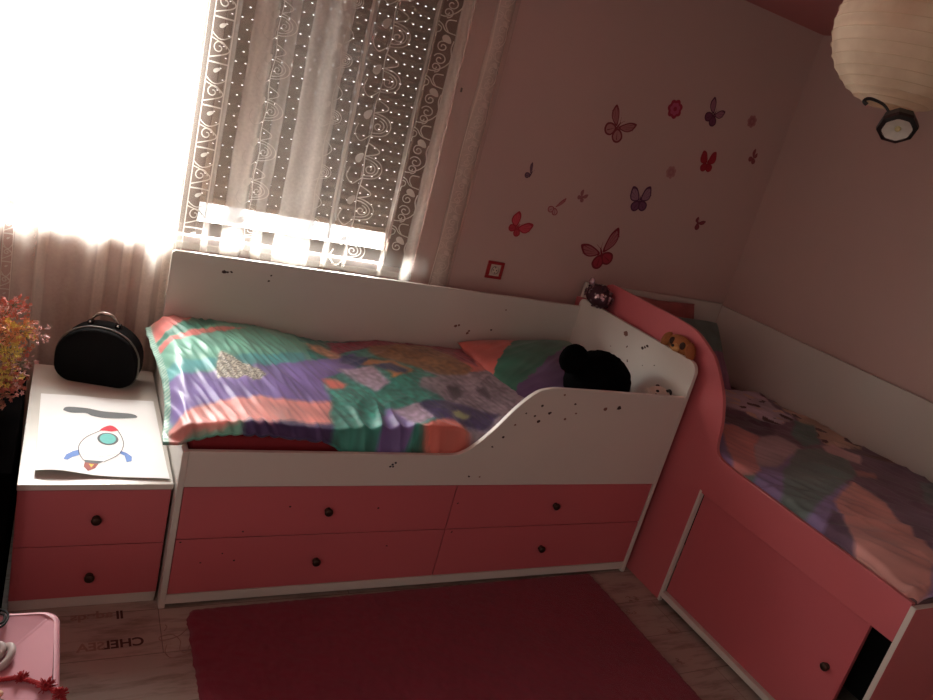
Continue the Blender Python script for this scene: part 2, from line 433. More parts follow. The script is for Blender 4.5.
def marks(pts, w, plane, at, m, parent, name=None):
    """worn sticker spots printed into the panel's own mesh"""
    me = parent.data; bm = bmesh.new(); bm.from_mesh(me); me.materials.append(m); mi = len(me.materials) - 1
    for a, b, s in pts:
        k = random.randint(5, 8); ph = random.uniform(0, 6); vs = []
        for i in range(k):
            q = 2 * PI * i / k + ph; r = s * random.uniform(.5, 1.05)
            u, v = a + r * math.cos(q), b + r * math.sin(q) * .8
            vs.append(bm.verts.new((u, at, v) if plane == 'Y' else (at, u, v)))
        bm.faces.new(vs).material_index = mi
    bm.to_mesh(me); bm.free()

bed = thing('childrens_bed', 'white child bed with pink drawers standing under the window', 'bed')
obj('end_panel', newbox(0, BT, 0, BW, 0, .552, .0015), WHITE, bed)
R0 = .035
pts = [(0, 0), (BW, 0), (BW, .973 - R0)] + arc(BW - R0, .973 - R0, R0, 0, PI / 2)[1:] + arc(R0 * 1.3, .973 - R0 * 1.3, R0 * 1.3, PI / 2, PI)
bm = bmesh.new(); prism(bm, pts, 0, BL - BT, BL, .002)
hb = obj('headboard', bm, WHITE, bed)
xm = BL - BT - .0008
marks([(.45, .933, .018), (.418, .879, .006), (.387, .829, .006), (.52, .843, .004)], .01, 'X', xm, MARK2, hb)
marks([(.309, .922, .011), (.324, .913, .012), (.296, .932, .011), (.415, .884, .005), (.384, .824, .006), (.287, .846, .004), (.221, .875, .005)], .01, 'X', xm, MARK, hb)
bm = bmesh.new(); prism(bm, [(0.0, .28), (BL - BT, .28), (BL - BT, .93), (.012, .93), (.004, .926), (0, .918)], 1, BW - BT, BW, .0015)
bp = obj('back_panel', bm, WHITE, bed)
marks([(1.22, .762, .012), (1.235, .768, .009), (1.288, .733, .01), (1.292, .745, .008), (1.455, .865, .006)], .01, 'Y', BW - BT - .0008, MARK2, bp)
marks([(1.407, .761, .007), (.203, .874, .008), (.19, .873, .01), (.218, .876, .008), (.367, .883, .006), (.362, .86, .009)], .01, 'Y', BW - BT - .0008, MARK, bp)
prof = [(BT, .434), (BL - BT, .434), (BL - BT, .829)] + [(p.x, p.y) for p in catmull([(1.25, .830, 0), (1.205, .826, 0), (1.154, .808, 0), (1.089, .745, 0), (1.021, .655, 0), (.96, .590, 0), (.915, .560, 0), (.87, .553, 0)], 6)] + [(BT, .553)]
bm = bmesh.new(); prism(bm, prof, 1, 0.0005, BT, .002)
fp = obj('guard_panel', bm, WHITE, bed)
marks([(1.191, .76, .008), (1.194, .698, .009), (1.172, .718, .009), (1.233, .733, .009), (1.132, .727, .006), (1.333, .774, .008), (1.542, .771, .014), (1.067, .631, .008), (1.033, .59, .006), (.973, .47, .008)], .01, 'Y', -.0003, MARK, fp)
marks([(1.478, .76, .015), (1.35, .736, .006), (1.307, .712, .008), (1.273, .807, .006), (1.1, .68, .006), (1.016, .468, .006)], .01, 'Y', -.0003, MARK2, fp)
marks([(.667, .516, .007), (.676, .522, .007), (.66, .508, .006), (.67, .508, .005)], .01, 'Y', -.0003, mat('blue_black_sticker', (30, 34, 46), .6), fp)
XS = .939
dm = [[(.351, .358), (.657, .345)], [(.217, .27), (.206, .163), (.165, .192), (.724, .19), (.104, .161), (.034, .24)], [(.96, .358)], [(.97, .296 - .06)]]
i = 0
for (x0, x1, kx) in ((BT + .002, XS - .0015, .479), (XS + .0015, BL - BT - .002, 1.396)):
    for (z0, z1, kz) in ((.2505, .4315, .341), (.0495, .2475, .146)):
        d = obj('drawer', newbox(x0, x1, .004, .021, z0, z1, .0015), PINK, bed)
        knob(d, (kx - (.003 if kz < .2 else 0), .004, kz), 'Y')
        marks([(a, b, .005) for a, b in dm[i]], .01, 'Y', .0035, MARK, d, 'scuff'); i += 1
obj('plinth', newbox(BT, BL - BT, .002, .02, .014, .0475, .0015), WHITE, bed)
obj('drawer_light_block', newbox(BT, BL - BT, .04, BW - .03, .03, .425), DARK, bed)  # solid dark block added behind the drawers to stop light
obj('mattress_support', newbox(BT, BL - BT, .02, BW - BT, .44, .46), WHITE, bed)

# ------------------------------------------------------------------ nightstand
ns = thing('nightstand', 'white topped nightstand with two pink drawers left of white bed', 'nightstand')
NX0, NX1, NY0, NY1, NZ = -.405, -.004, .036, .874, .4226
obj('nightstand_top', newbox(NX0, NX1, NY0, NY1, NZ - .018, NZ, .0015), WHITE, ns)
obj('side_panel', newbox(NX0 + .002, NX0 + .018, NY0 + .02, NY1 - .02, 0, NZ - .018, .001), WHITE, ns)
obj('side_panel', newbox(NX1 - .018, NX1 - .002, NY0 + .02, NY1 - .02, 0, NZ - .018, .001), WHITE, ns)
obj('back_board', newbox(NX0 + .02, NX1 - .02, NY1 - .03, NY1 - .02, .01, NZ - .02), WHITE, ns)
for z0, z1, kz in ((.219, .4025, .309), (.037, .216, .111)):
    d = obj('drawer', newbox(NX0 + .002, NX1 - .004, NY0 + .002, NY0 + .019, z0, z1, .0015), PINK, ns)
    knob(d, (-.201, NY0 + .002, kz), 'Y')
obj('plinth', newbox(NX0 + .004, NX1 - .006, NY0 + .006, NY0 + .02, 0.0, .034, .001), WHITE, ns)
obj('drawer_light_block', newbox(NX0 + .02, NX1 - .02, NY0 + .03, NY1 - .04, .03, .39), DARK, ns)  # dark filler block, keeps the gaps around the drawers black

# ------------------------------------------------------------------ pink bed along the right wall
X2 = 1.914; YE = -1.052
bed2 = thing('childrens_bed', 'pink child bed with raised curved side along the right wall', 'bed')
crv = [(p.x, p.y) for p in catmull([(-.42, .668, 0), (-.30, .670, 0), (-.23, .675, 0), (-.195, .69, 0), (-.178, .727, 0), (-.168, .783, 0), (-.15, .839, 0), (-.114, .911, 0), (-.03, 1.005, 0), (.016, 1.034, 0), (.092, 1.068, 0), (.159, 1.082, 0), (.26, 1.087, 0)], 6)]
prof = [(YW - .012, 0), (YW - .012, .95), (.85, .965), (.79, 1.0), (.755, 1.05), (.735, 1.075), (.705, 1.086), (.66, 1.087)] + crv[::-1] + [(YE + .018, .654), (YE + .018, .512), (-.196, .512), (-.196, 0)]
bm = bmesh.new(); prism(bm, prof, 0, X2, X2 + .018, .002)
obj('side_panel', bm, PINK, bed2)
obj('upright_strip', newbox(X2 - .0015, X2 + .0165, -.1965, -.185, 0, .522, .001), WHITE, bed2)
door = obj('sliding_door', newbox(X2 + .0195, X2 + .036, -.950, -.198, .047, .535, .001), PINK_D, bed2)
knob(door, (X2 + .0195, -.888, .287), 'X')
obj('door_track', newbox(X2 - .001, X2 + .05, YE + .018, -.197, .022, .046, .001), WHITE, bed2)
obj('end_panel', newbox(X2 + .001, 2.905, YE, YE + .017, 0, .645, .0015), PINK_D, bed2)
obj('edge_banding', newbox(X2 - .001, X2 + .001, YE + .002, YE + .018, 0, .646), WHITE, bed2)
obj('edge_banding', newbox(X2 - .001, 2.905, YE + .0005, YE + .0165, .645, .647), WHITE, bed2)
obj('back_panel', newbox(2.888, 2.906, YE + .018, YW - .035, .1, 1.022, .0015), WHITE, bed2)
obj('headboard', newbox(X2 + .019, 2.888, YW - .034, YW - .016, .1, 1.03, .0015), WHITE, bed2)
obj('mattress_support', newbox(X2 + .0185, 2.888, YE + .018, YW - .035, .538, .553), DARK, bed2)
obj('dark_backing', newbox(X2 + .45, X2 + .46, YE + .02, YW - .04, .01, .536), DARK, bed2)  # dark sheet added inside so the door opening reads black
# ------------------------------------------------------------------ bedding
QUILT1= [('crim',[(0.62,0.779),(1.147,0.884),(1.28,0.791),(1.227,0.552),(1.146,0.61),(1.074,0.767),(0.78,0.715),(0.62,0.619)]),('coral',[(-0.04,0.865),(0.116,0.857),(0.058,0.729),(-0.047,0.603)]),('green',[(0.114,0.833),(0.191,0.769),(0.088,0.671),(-0.041,0.575),(-0.039,0.605),(0.058,0.729)]),('coral',[(-0.059,0.552),(0.187,0.735),(0.298,0.769),(0.129,0.637),(-0.045,0.506)]),('mint',[(-0.062,0.485),(0.129,0.637),(0.296,0.757),(0.52,0.71),(0.493,0.595),(0.144,0.405),(-0.037,0.38)]),('aqua',[(-0.037,0.38),(0.146,0.423),(0.493,0.595),(0.47,0.498),(0.283,0.405),(0.079,0.343),(-0.038,0.263)]),('purple',[(-0.036,0.296),(0.137,0.35),(0.294,0.415),(0.473,0.509),(0.705,0.641),(0.655,0.473),(0.498,0.375),(0.503,0.214),(0.229,0.192),(-0.03,0.082)]),('pinkc',[(-0.052,0.074),(0.057,0.147),(0.23,0.2),(0.504,0.218),(0.452,0.073),(0.135,0.049),(-0.035,0.013)]),('navy',[(0.175,0.058),(0.457,0.078),(0.426,-0.054),(0.156,-0.061)]),('tan',[(0.523,0.722),(0.583,0.711),(0.661,0.601),(0.588,0.568),(0.511,0.631)]),('tealb',[(0.489,0.213),(0.498,0.375),(0.655,0.473),(0.777,0.428),(0.63,-0.078),(0.426,-0.054)]),('coralb',[(0.493,0.375),(0.542,0.377),(0.59,0.339),(0.564,0.299),(0.51,0.294)]),('brown',[(0.788,0.74),(1.085,0.795),(1.157,0.635),(1.189,0.525),(1.106,0.438),(0.964,0.491),(0.878,0.566),(0.785,0.623)]),('blue',[(0.643,0.622),(0.735,0.604),(0.774,0.523),(0.67,0.498),(0.617,0.532)]),('orange',[(0.699,0.523),(0.75,0.585),(0.848,0.577),(0.904,0.498),(0.869,0.421),(0.781,0.401),(0.79,0.442),(0.759,0.511)]),('blue',[(0.738,0.529),(0.828,0.552),(0.876,0.484),(0.858,0.45),(0.811,0.455),(0.762,0.486)]),('lilac',[(0.577,0.461),(0.738,0.512),(0.77,0.37),(0.681,0.304),(0.607,0.39)]),('tealb',[(0.781,0.401),(0.932,0.496),(1.006,0.437),(0.944,0.291),(0.805,0.278),(0.758,0.349)]),('grey',[(0.91,0.426),(1.139,0.485),(1.324,0.554),(1.321,0.387),(1.194,0.206),(1.017,0.217),(0.937,0.286),(0.872,0.342)]),('dgrey',[(0.996,0.374),(1.057,0.381),(1.043,0.3),(0.983,0.265)]),('dgrey',[(1.128,0.357),(1.17,0.382),(1.175,0.307),(1.149,0.279)]),('lilac',[(0.699,0.18),(0.828,0.229),(0.842,0.12),(0.744,0.062)]),('purple',[(0.682,0.187),(0.704,0.18),(0.747,0.058),(0.611,-0.047),(0.604,0.012)]),('navy',[(0.827,0.225),(0.949,0.263),(1.017,0.217),(1.143,0.174),(1.035,0.071),(0.945,0.084),(0.838,0.112)]),('lime',[(0.936,0.17),(0.983,0.191),(1.011,0.157),(0.974,0.125),(0.931,0.134)]),('coralb',[(0.764,0.063),(0.877,0.119),(0.945,0.084),(0.976,0.026),(0.917,-0.024),(0.829,-0.019),(0.782,0.035)]),('dgreen',[(0.72,0.024),(0.782,0.035),(0.829,-0.019),(0.875,-0.071),(0.609,-0.105)]),('silver',[(0.153,0.471),(0.188,0.448),(0.206,0.422),(0.221,0.406),(0.293,0.351),(0.247,0.297),(0.216,0.316),(0.187,0.295),(0.156,0.309),(0.122,0.297),(0.13,0.385)])]
QUILT2= [('coral',[(2.133,0.02),(2.223,0.026),(2.269,-0.08),(2.146,-0.173),(2.024,-0.312),(1.963,-0.35),(1.924,-0.3)]),('teal',[(2.0,-0.094),(1.924,-0.208),(1.924,-0.3),(1.973,-0.35),(1.858,-0.422),(1.844,-0.289)]),('greyl',[(2.269,-0.08),(2.393,-0.066),(2.396,-0.194),(2.133,-0.31),(2.049,-0.285),(2.13,-0.188)]),('purple',[(2.001,-0.325),(2.133,-0.31),(2.083,-0.387),(1.879,-0.547),(1.838,-0.457)]),('dkpurple',[(2.398,0.264),(2.448,0.179),(2.496,0.045),(2.39,-0.058),(2.269,-0.08),(2.223,0.026),(2.19,0.056)]),('lilac',[(2.646,0.511),(2.894,0.503),(2.792,0.306),(2.745,0.116),(2.496,0.045),(2.448,0.179),(2.398,0.264)]),('tan',[(2.858,0.353),(3.057,0.376),(3.049,0.215),(3.071,-0.004),(2.825,-0.18),(2.62,-0.141),(2.75,0.029),(2.769,0.135)]),('teal',[(2.745,0.116),(2.811,0.067),(2.584,-0.142),(2.437,-0.178),(2.478,-0.069)]),('pinkl',[(2.575,-0.158),(2.695,-0.138),(2.72,-0.244),(2.613,-0.332),(2.536,-0.277)]),('tealg',[(2.118,-0.349),(2.355,-0.209),(2.555,-0.174),(2.567,-0.305),(2.463,-0.414),(2.092,-0.553),(1.783,-0.686),(1.887,-0.547)]),('salmon',[(2.123,-0.57),(2.362,-0.468),(2.382,-0.579),(2.286,-0.757),(2.233,-0.884),(1.988,-1.033),(1.908,-1.037),(1.846,-0.937),(2.048,-0.675)]),('dkpurple',[(2.077,-0.606),(2.048,-0.675),(1.846,-0.937),(1.805,-0.946),(1.855,-0.73)]),('dkpurple2',[(2.411,-0.458),(2.781,-0.347),(2.822,-0.529),(2.233,-0.884),(2.286,-0.757),(2.382,-0.579)]),('dkpurple',[(1.837,-0.943),(1.899,-1.042),(1.934,-1.065),(1.833,-1.126),(1.824,-1.089),(1.814,-0.987)]),('brownred',[(2.753,-0.225),(2.908,-0.247),(3.085,-0.37),(2.929,-0.464),(2.901,-0.322),(2.764,-0.275)]),('salmonb',[(2.494,-0.371),(2.597,-0.405),(2.559,-0.438),(2.455,-0.426)]),('tealdull',[(2.807,-0.463),(2.893,-0.486),(2.597,-0.665),(2.574,-0.644)])]
PAL = {'crim': (136, 41, 67), 'coral': (212, 123, 117), 'green': (51, 118, 101), 'mint': (106, 169, 148), 'aqua': (77, 157, 160), 'purple': (125, 107, 172),
 'pinkc': (227, 148, 140), 'navy': (61, 51, 94), 'tan': (186, 150, 119), 'tealb': (55, 138, 124), 'coralb': (216, 119, 105), 'brown': (140, 106, 71), 'blue': (61, 72, 112),
 'orange': (190, 132, 81), 'lilac': (180, 165, 186), 'grey': (148, 139, 150), 'dgrey': (83, 75, 86), 'lime': (169, 177, 118), 'dgreen': (32, 77, 63), 'silver': (169, 166, 152),
 'teal': (72, 121, 113), 'greyl': (172, 149, 157), 'dkpurple': (87, 58, 87), 'dkpurple2': (107, 74, 101), 'pinkl': (199, 156, 160), 'tealg': (88, 119, 114), 'salmon': (207, 132, 120),
 'brownred': (102, 50, 47), 'salmonb': (188, 118, 107), 'tealdull': (92, 108, 113)}
def inpoly(x, y, P):
    c = False; j = len(P) - 1
    for i in range(len(P)):
        xi, yi = P[i]; xj, yj = P[j]
        if (yi > y) != (yj > y) and x < (xj - xi) * (y - yi) / (yj - yi) + xi: c = not c
        j = i
    return c
def prep(Q):
    return [(n, P, min(p[0] for p in P), max(p[0] for p in P), min(p[1] for p in P), max(p[1] for p in P)) for n, P in Q]
Q1, Q2 = prep(QUILT1), prep(QUILT2)
def pick(Q, x, y, base):
    x += .012 * noise.noise(Vector((x * 14, y * 14, 3))); y += .012 * noise.noise(Vector((x * 14, y * 14, 9)))
    n = base
    for nm, P, a, b, c, d in Q:
        if a <= x <= b and c <= y <= d and inpoly(x, y, P): n = nm
    return n
def soft(Q, p, n, base):
    if n == 'silver': return PAL[n]
    a = [PAL[n]] + [PAL[pick(Q, p.x + dx, p.y + dy, base)] for dx, dy in ((.007, 0), (-.007, 0), (0, .007), (0, -.007), (.011, .011), (-.011, -.011))]
    return tuple(sum(q[i] for q in a) / len(a) for i in range(3))
def satin(name, rough=.42, sc=1.0):
    m = bpy.data.materials.new(name); m.use_nodes = True
    nt = m.node_tree; N = nt.nodes; K = nt.links; b = N['Principled BSDF']
    a = N.new('ShaderNodeAttribute'); a.attribute_name = 'Dye'; K.new(a.outputs['Color'], b.inputs['Base Color'])
    b.inputs['Roughness'].default_value = rough; b.inputs['Sheen Weight'].default_value = .15
    tc = N.new('ShaderNodeTexCoord'); nz = N.new('ShaderNodeTexNoise'); nz.inputs['Scale'].default_value = 500
    K.new(tc.outputs['Object'], nz.inputs['Vector']); bp = N.new('ShaderNodeBump'); bp.inputs['Strength'].default_value = .12; bp.inputs['Distance'].default_value = .002
    K.new(nz.outputs['Fac'], bp.inputs['Height']); K.new(bp.outputs['Normal'], b.inputs['Normal'])
    return m
def cloth(name, nu, nv, f, cf, m, thick=.012, parent=None):
    """f(u,v)->point, cf(point,u,v)->srgb; closed sheet with a little thickness"""
    bm = bmesh.new(); g = []; cols = []
    for j in range(nv + 1):
        row = []
        for i in range(nu + 1):
            p = f(i / nu, j / nv); row.append(bm.verts.new(p)); cols.append(lin(*cf(p, i / nu, j / nv)))
        g.append(row)
    for j in range(nv):
        for i in range(nu): bm.faces.new((g[j][i], g[j][i + 1], g[j + 1][i + 1], g[j + 1][i])).smooth = True
    o = obj(name, bm, m, parent)
    at = o.data.attributes.new('Dye', 'FLOAT_COLOR', 'POINT')
    at.data.foreach_set('color', [c for q in cols for c in q])
    if thick:
        s = o.modifiers.new('thickness', 'SOLIDIFY'); s.thickness = thick; s.offset = -1
    return o
SATIN = satin('satin_print')
COTTON = satin('cotton_print', .6)

# mattress of the white bed with its dark red sheet
bm = bmesh.new(); box(bm, .022, BL - BT - .004, .046, BW - BT - .004, .462, .586, .02, 3)
tag(obj('mattress', bm, REDSHEET, smooth=True), 'mattress in dark red sheet on the white bed under window', 'mattress')

def wr(x, y, s, a, seed):
    c, d = math.cos(a), math.sin(a)
    u, v = x * c + y * d, -x * d + y * c
    return noise.noise(Vector((u * s, v * s * .16, seed)))
def ridge(t): return (1 - abs(t)) ** 2
def q1z(x, y):
    t = smooth01(y / .82)
    zf = .604 + .010 * math.exp(-((x - .15) / .2) ** 2)
    zb = .655 + .02 * math.exp(-((x - .1) / .25) ** 2) - .022 * math.exp(-((x - .66) / .2) ** 2)
    z = zf + (zb - zf) * t + .030 * math.sin(PI * min(1, y / .82)) * (1 if x < 1 else 1)
    z += .012 * noise.noise(Vector((x * 5, y * 5, 1.7)))
    amp = .0056 * (0.5 + smooth01((.75 - x) / .5))
    z += amp * ridge(wr(x, y, 30, .32, 4)) + amp * .5 * wr(x, y, 60, .25, 8)
    z += .014 * smooth01((.30 - y) / .25) * smooth01((x - .45) / .12) * smooth01((1.0 - x) / .12) * (ridge(wr(x, y, 16, .05 - .9 * (y - .1), 12)) - .3) * 2
    z += .006 * ridge(wr(x, y, 12, -.9, 21)) * smooth01((x - .5) / .3)
    return z
def q1(u, v):
    x0 = -.047 + .010 * math.sin(v * 5) - .008 * math.exp(-((v - .05) / .1) ** 2)
    x = x0 + (1.36 - x0) * u; y = .0215 + (.811 - .0215) * v
    z = q1z(x, y)
    e = smooth01((.055 - y) / .032)                    # front edge rolls down
    if x < .42: z -= e * (.020 + .012 * smooth01((.10 - x) / .1)) * 1.0
    else: z -= e * (.020 + .060 * smooth01((x - .42) / .12))
    if x < .03: z -= .055 * smooth01((.03 - x) / .085) ** 1.5
    if z < .556 + .014 and x < .03: z = max(z, .570)
    return Vector((x, y, z))
def c1(p, u, v):
    if u < .013: return (178, 205, 192) if int(v * 90) % 2 else (120, 175, 160)
    n = pick(Q1, p.x, p.y, 'mint' if p.x < .5 else 'tealb' if p.x < .95 else 'coralb' if p.y > .5 else 'grey')
    r, g, b = soft(Q1, p, n, 'mint' if p.x < .5 else 'tealb' if p.x < .95 else 'coralb' if p.y > .5 else 'grey')
    if n == 'silver':
        k = random.uniform(.55, 1.35); return (min(255, r * k), min(255, g * k), min(255, b * k))
    k = 1 + .22 * noise.noise(Vector((p.x * 11, p.y * 11, 2))) + (.25 * noise.noise(Vector((p.x * 45, p.y * 45, 6))) if n in ('grey', 'lilac', 'brown', 'tan', 'crim', 'navy', 'tealb') and p.x > .45 else 0)
    return (min(255, r * k), min(255, g * k), min(255, b * k))
quilt = cloth('quilt', 300, 170, q1, c1, SATIN, .009)
tag(quilt, 'satin quilt in teal, purple and coral patches on the white bed', 'quilt')

def pillow(name, c, half, rot, cf, m, label, n=70, pw=.42, group=None):
    M = rot.to_matrix(); bm = bmesh.new(); cols = []; sheets = []
    for s in (1, -1):
        g = []
        for j in range(n + 1):
            row = []
            for i in range(n + 1):
                u, v = -1 + 2 * i / n, -1 + 2 * j / n
                h = (max(0, 1 - abs(u) ** 2.6) * max(0, 1 - abs(v) ** 2.6)) ** pw
                pin = 1 - .07 * (1 - abs(v)) * abs(u) ** 3, 1 - .07 * (1 - abs(u)) * abs(v) ** 3
                w = .006 * ridge(wr(u * .25, v * .25, 26, .5 + c[0], 3)) * (h > .2)
                q = Vector((u * half[0] * pin[0], v * half[1] * pin[1], s * (half[2] * h + w * h)))
                edge = i in (0, n) or j in (0, n)
                if s == -1 and edge: row.append(sheets[0][j][i]); continue
                row.append(bm.verts.new(M @ q + Vector(c))); cols.append(lin(*cf(u, v, s)))
            g.append(row)
        sheets.append(g)
        for j in range(n):
            for i in range(n):
                a = (g[j][i], g[j][i + 1], g[j + 1][i + 1], g[j + 1][i])
                bm.faces.new(a if s == 1 else a[::-1]).smooth = True
    o = obj(name, bm, m)
    at = o.data.attributes.new('Dye', 'FLOAT_COLOR', 'POINT'); at.data.foreach_set('color', [c_ for q in cols for c_ in q])
    return tag(o, label, 'pillow', group)
from mathutils import Euler
def pc1(u, v, s):
    k = 1 + .15 * noise.noise(Vector((u * 4, v * 4, 1)))
    q = .07 * noise.noise(Vector((u * 5, v * 5, 4)))
    c = (190, 96, 86) if v > 1.03 * u + .98 + q else (52, 112, 92) if v > .757 * u + .11 + q else (94, 70, 112)
    if v < -.72 and u < .1: c = (214, 84, 122)
    return tuple(min(255, q * k) for q in c)
pillow('pillow', (1.545, .50, .672), (.305, .30, .062), Euler((.17, -.10, 0)), pc1, SATIN, 'green and purple satin pillow at the headboard of the white bed')

# pink bed: mattress, quilt, pillows
bm = bmesh.new(); box(bm, X2 + .021, 2.886, YE + .02, YW - .037, .554, .652, .02, 3)
tag(obj('mattress', bm, mat('grey_mattress_cover', (120, 96, 100), .8)), 'mattress under the printed quilt on the pink bed', 'mattress')
def q2z(x, y):
    t = (x - 1.94) / .94
    z = .672 + .018 * math.sin(PI * min(1, max(0, t)) ** .7) + (.012 + .035 * smooth01((.45 - y) / 1.0)) * t
    z += .012 * noise.noise(Vector((x * 4.5, y * 4.5, 7)))
    z += .014 * ridge(wr(x, y, 11, 1.1, 3)) + .008 * ridge(wr(x, y, 24, .5, 5)) - .006
    return z
def q2(u, v):
    x = 1.936 + (2.884 - 1.936) * u; y = YE + .024 + (.44 + .05 * u - YE) * v
    z = q2z(x, y)
    z -= .020 * smooth01((1.968 - x) / .03)
    z -= .022 * smooth01((YE + .06 - y) / .035) + .02 * smooth01((v - .965) / .035)
    return Vector((x, y, z))
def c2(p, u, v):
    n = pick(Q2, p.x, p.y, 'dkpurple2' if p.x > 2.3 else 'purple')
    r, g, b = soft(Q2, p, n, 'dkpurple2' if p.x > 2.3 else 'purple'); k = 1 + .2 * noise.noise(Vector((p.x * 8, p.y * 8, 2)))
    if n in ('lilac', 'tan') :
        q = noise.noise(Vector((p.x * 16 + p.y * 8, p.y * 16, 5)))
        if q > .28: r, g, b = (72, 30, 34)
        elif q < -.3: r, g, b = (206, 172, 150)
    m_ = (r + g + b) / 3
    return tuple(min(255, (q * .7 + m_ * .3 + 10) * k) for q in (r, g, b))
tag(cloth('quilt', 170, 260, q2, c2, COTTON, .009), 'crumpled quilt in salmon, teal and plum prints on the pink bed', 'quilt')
def pc2(u, v, s):
    k = 1 + .15 * noise.noise(Vector((u * 4, v * 4, 8)))
    c = (84, 108, 102) if v > -.1 + .2 * u else (128, 84, 112)
    return tuple(min(255, q * k) for q in c)
pillow('pillow', (2.45, .655, .808), (.27, .21, .06), Euler((.78, 0, -.12)), pc2, COTTON, 'grey green pillow leaning at the head of the pink bed')
def pc3(u, v, s):
    k = 1 + .15 * noise.noise(Vector((u * 4, v * 4, 8)))
    return tuple(min(255, q * k) for q in (150, 76, 74))
pillow('pillow', (2.37, .80, .845), (.26, .19, .045), Euler((1.15, 0, -.04)), pc3, COTTON, 'coral red pillow standing behind the grey green pillow on pink bed')
# ------------------------------------------------------------------ drawing on the nightstand
def px_(u, v):
    a = Vector((-.366, .088)).lerp(Vector((-.015, .057)), u); b = Vector((-.373, .62)).lerp(Vector((-.022, .592)), u)
    return a.lerp(b, v)
def paper_z(x, y):
    u = (x + .37) / .35; v = (y - .07) / .53
    return NZ + .0025 + .016 * math.exp(-((u - .12) / .22) ** 2) * smooth01((.16 - v) / .16) + .003 * smooth01((.1 - v) / .1) + .002 * math.sin(u * 5 + v * 3) ** 2
bm = bmesh.new(); g = []
for j in range(41):
    row = []
    for i in range(31):
        q = px_(i / 30, j / 40)
        row.append(bm.verts.new((q.x, q.y, paper_z(q.x, q.y))))
    g.append(row)
for j in range(40):
    for i in range(30):
        f = bm.faces.new((g[j][i], g[j][i + 1], g[j + 1][i + 1], g[j + 1][i])); f.smooth = True
def ink(pts, mi, dz=.0008):
    f = bm.faces.new([bm.verts.new((x, y, paper_z(x, y) + dz)) for x, y in pts]); f.material_index = mi
    f.normal_update()
    if f.normal.z < 0: f.normal_flip()
def inkline(pts, w, mi, closed=False):
    P = [Vector((p.x, p.y)) for p in catmull([(a, b, 0) for a, b in pts], 5)]
    L = []
    for i, p in enumerate(P):
        t = (P[min(i + 1, len(P) - 1)] - P[max(i - 1, 0)]).normalized(); n = Vector((-t.y, t.x)) * w / 2
        L.append([bm.verts.new((q.x, q.y, paper_z(q.x, q.y) + .0012)) for q in (p - n, p + n)])
    for a, b in zip(L, L[1:]):
        f = bm.faces.new((a[0], b[0], b[1], a[1])); f.material_index = mi
cl = [(p.x, p.y) for p in catmull([(-.304, .497, 0), (-.300, .517, 0), (-.282, .523, 0), (-.235, .515, 0), (-.19, .497, 0), (-.145, .493, 0), (-.105, .490, 0), (-.085, .478, 0), (-.083, .462, 0), (-.10, .456, 0), (-.15, .447, 0), (-.19, .448, 0), (-.222, .462, 0), (-.238, .479, 0), (-.28, .481, 0), (-.304, .497, 0)], 4)][:-1]
ink(cl[::-1], 1)
body_l = [(-.195, .358), (-.236, .315), (-.256, .262), (-.256, .21), (-.244, .166)]
body_r = [(-.146, .360), (-.135, .31), (-.133, .26), (-.148, .205), (-.190, .160)]
nose = [(p.x, p.y) for p in catmull([(-.199, .357, 0), (-.188, .378, 0), (-.168, .394, 0), (-.153, .383, 0), (-.143, .359, 0)], 4)] + [(-.165, .352), (-.185, .357)]
ink(nose[::-1], 2)
el = lambda rx, ry: [(-.176 + rx * math.cos(2 * PI * k / 24) , .303 + ry * math.sin(2 * PI * k / 24) - .1 * rx * math.cos(2 * PI * k / 24)) for k in range(24)]
ink(el(.030, .040), 1, .0009); ink(el(.023, .033), 3, .0014)
ink([(-.256, .232), (-.272, .222), (-.290, .200), (-.297, .172), (-.286, .168), (-.274, .185), (-.256, .198)], 4)
ink([(-.146, .212), (-.132, .196), (-.128, .158), (-.114, .163), (-.112, .19), (-.126, .214), (-.142, .226)], 4)
ink([(-.244, .170), (-.190, .163), (-.206, .148), (-.240, .155)], 1, .001)
ink([(-.241, .156), (-.205, .148), (-.214, .120), (-.233, .098), (-.244, .128)], 5)
ink([(-.231, .146), (-.217, .142), (-.224, .124)], 6, .0013)
inkline(body_l, .0022, 7); inkline(body_r, .0022, 7); inkline([(-.254, .205), (-.21, .190), (-.146, .206)], .0008, 1)
PAPER = mat('white_drawing_paper', (246, 246, 244), .8, .01)
pap = obj('drawing_paper', bm, [PAPER, mat('grey_crayon', (104, 108, 110), .8, .1, 90), mat('red_crayon', (206, 58, 74), .8, .1, 90), mat('teal_crayon', (112, 196, 190), .8, .1, 90),
     mat('blue_crayon', (108, 142, 204), .8, .1, 90), mat('brown_red_crayon', (160, 92, 84), .8, .2, 90), mat('yellow_crayon', (250, 206, 90), .8), mat('pencil_line', (70, 66, 66), .8)])
tag(pap, 'white paper with a crayon rocket drawing lying on the nightstand', 'drawing')

# ------------------------------------------------------------------ black vanity case
case = thing('vanity_case', 'small black vanity case with top handle on the nightstand', 'case', (-.198, .770, NZ), rotz=-.28)
def case_outline(w, h, inset=0):
    P = []
    def cr(cx, cz, rx, rz, a0, a1):
        for i in range(9):
            a = a0 + (a1 - a0) * i / 8; P.append((cx + rx * math.cos(a), cz + rz * math.sin(a)))
    rb, rt, rtz = .062, .130, .118
    cr(-w + rb, rb, rb, rb, PI, 1.5 * PI); cr(w - rb, rb, rb, rb, 1.5 * PI, 2 * PI)
    cr(w - rt, h - rtz, rt, rtz, 0, PI / 2); cr(-w + rt, h - rtz, rt, rtz, PI / 2, PI)
    c = Vector((0, h / 2)); return [((x - c.x) * (1 - inset) + c.x, (z - c.y) * (1 - inset) + c.y) for x, z in P]
CW, CH, CD = .137, .212, .055
bm = bmesh.new(); prism(bm, case_outline(CW, CH), 1, -CD + .022, CD, .008, seg=3)
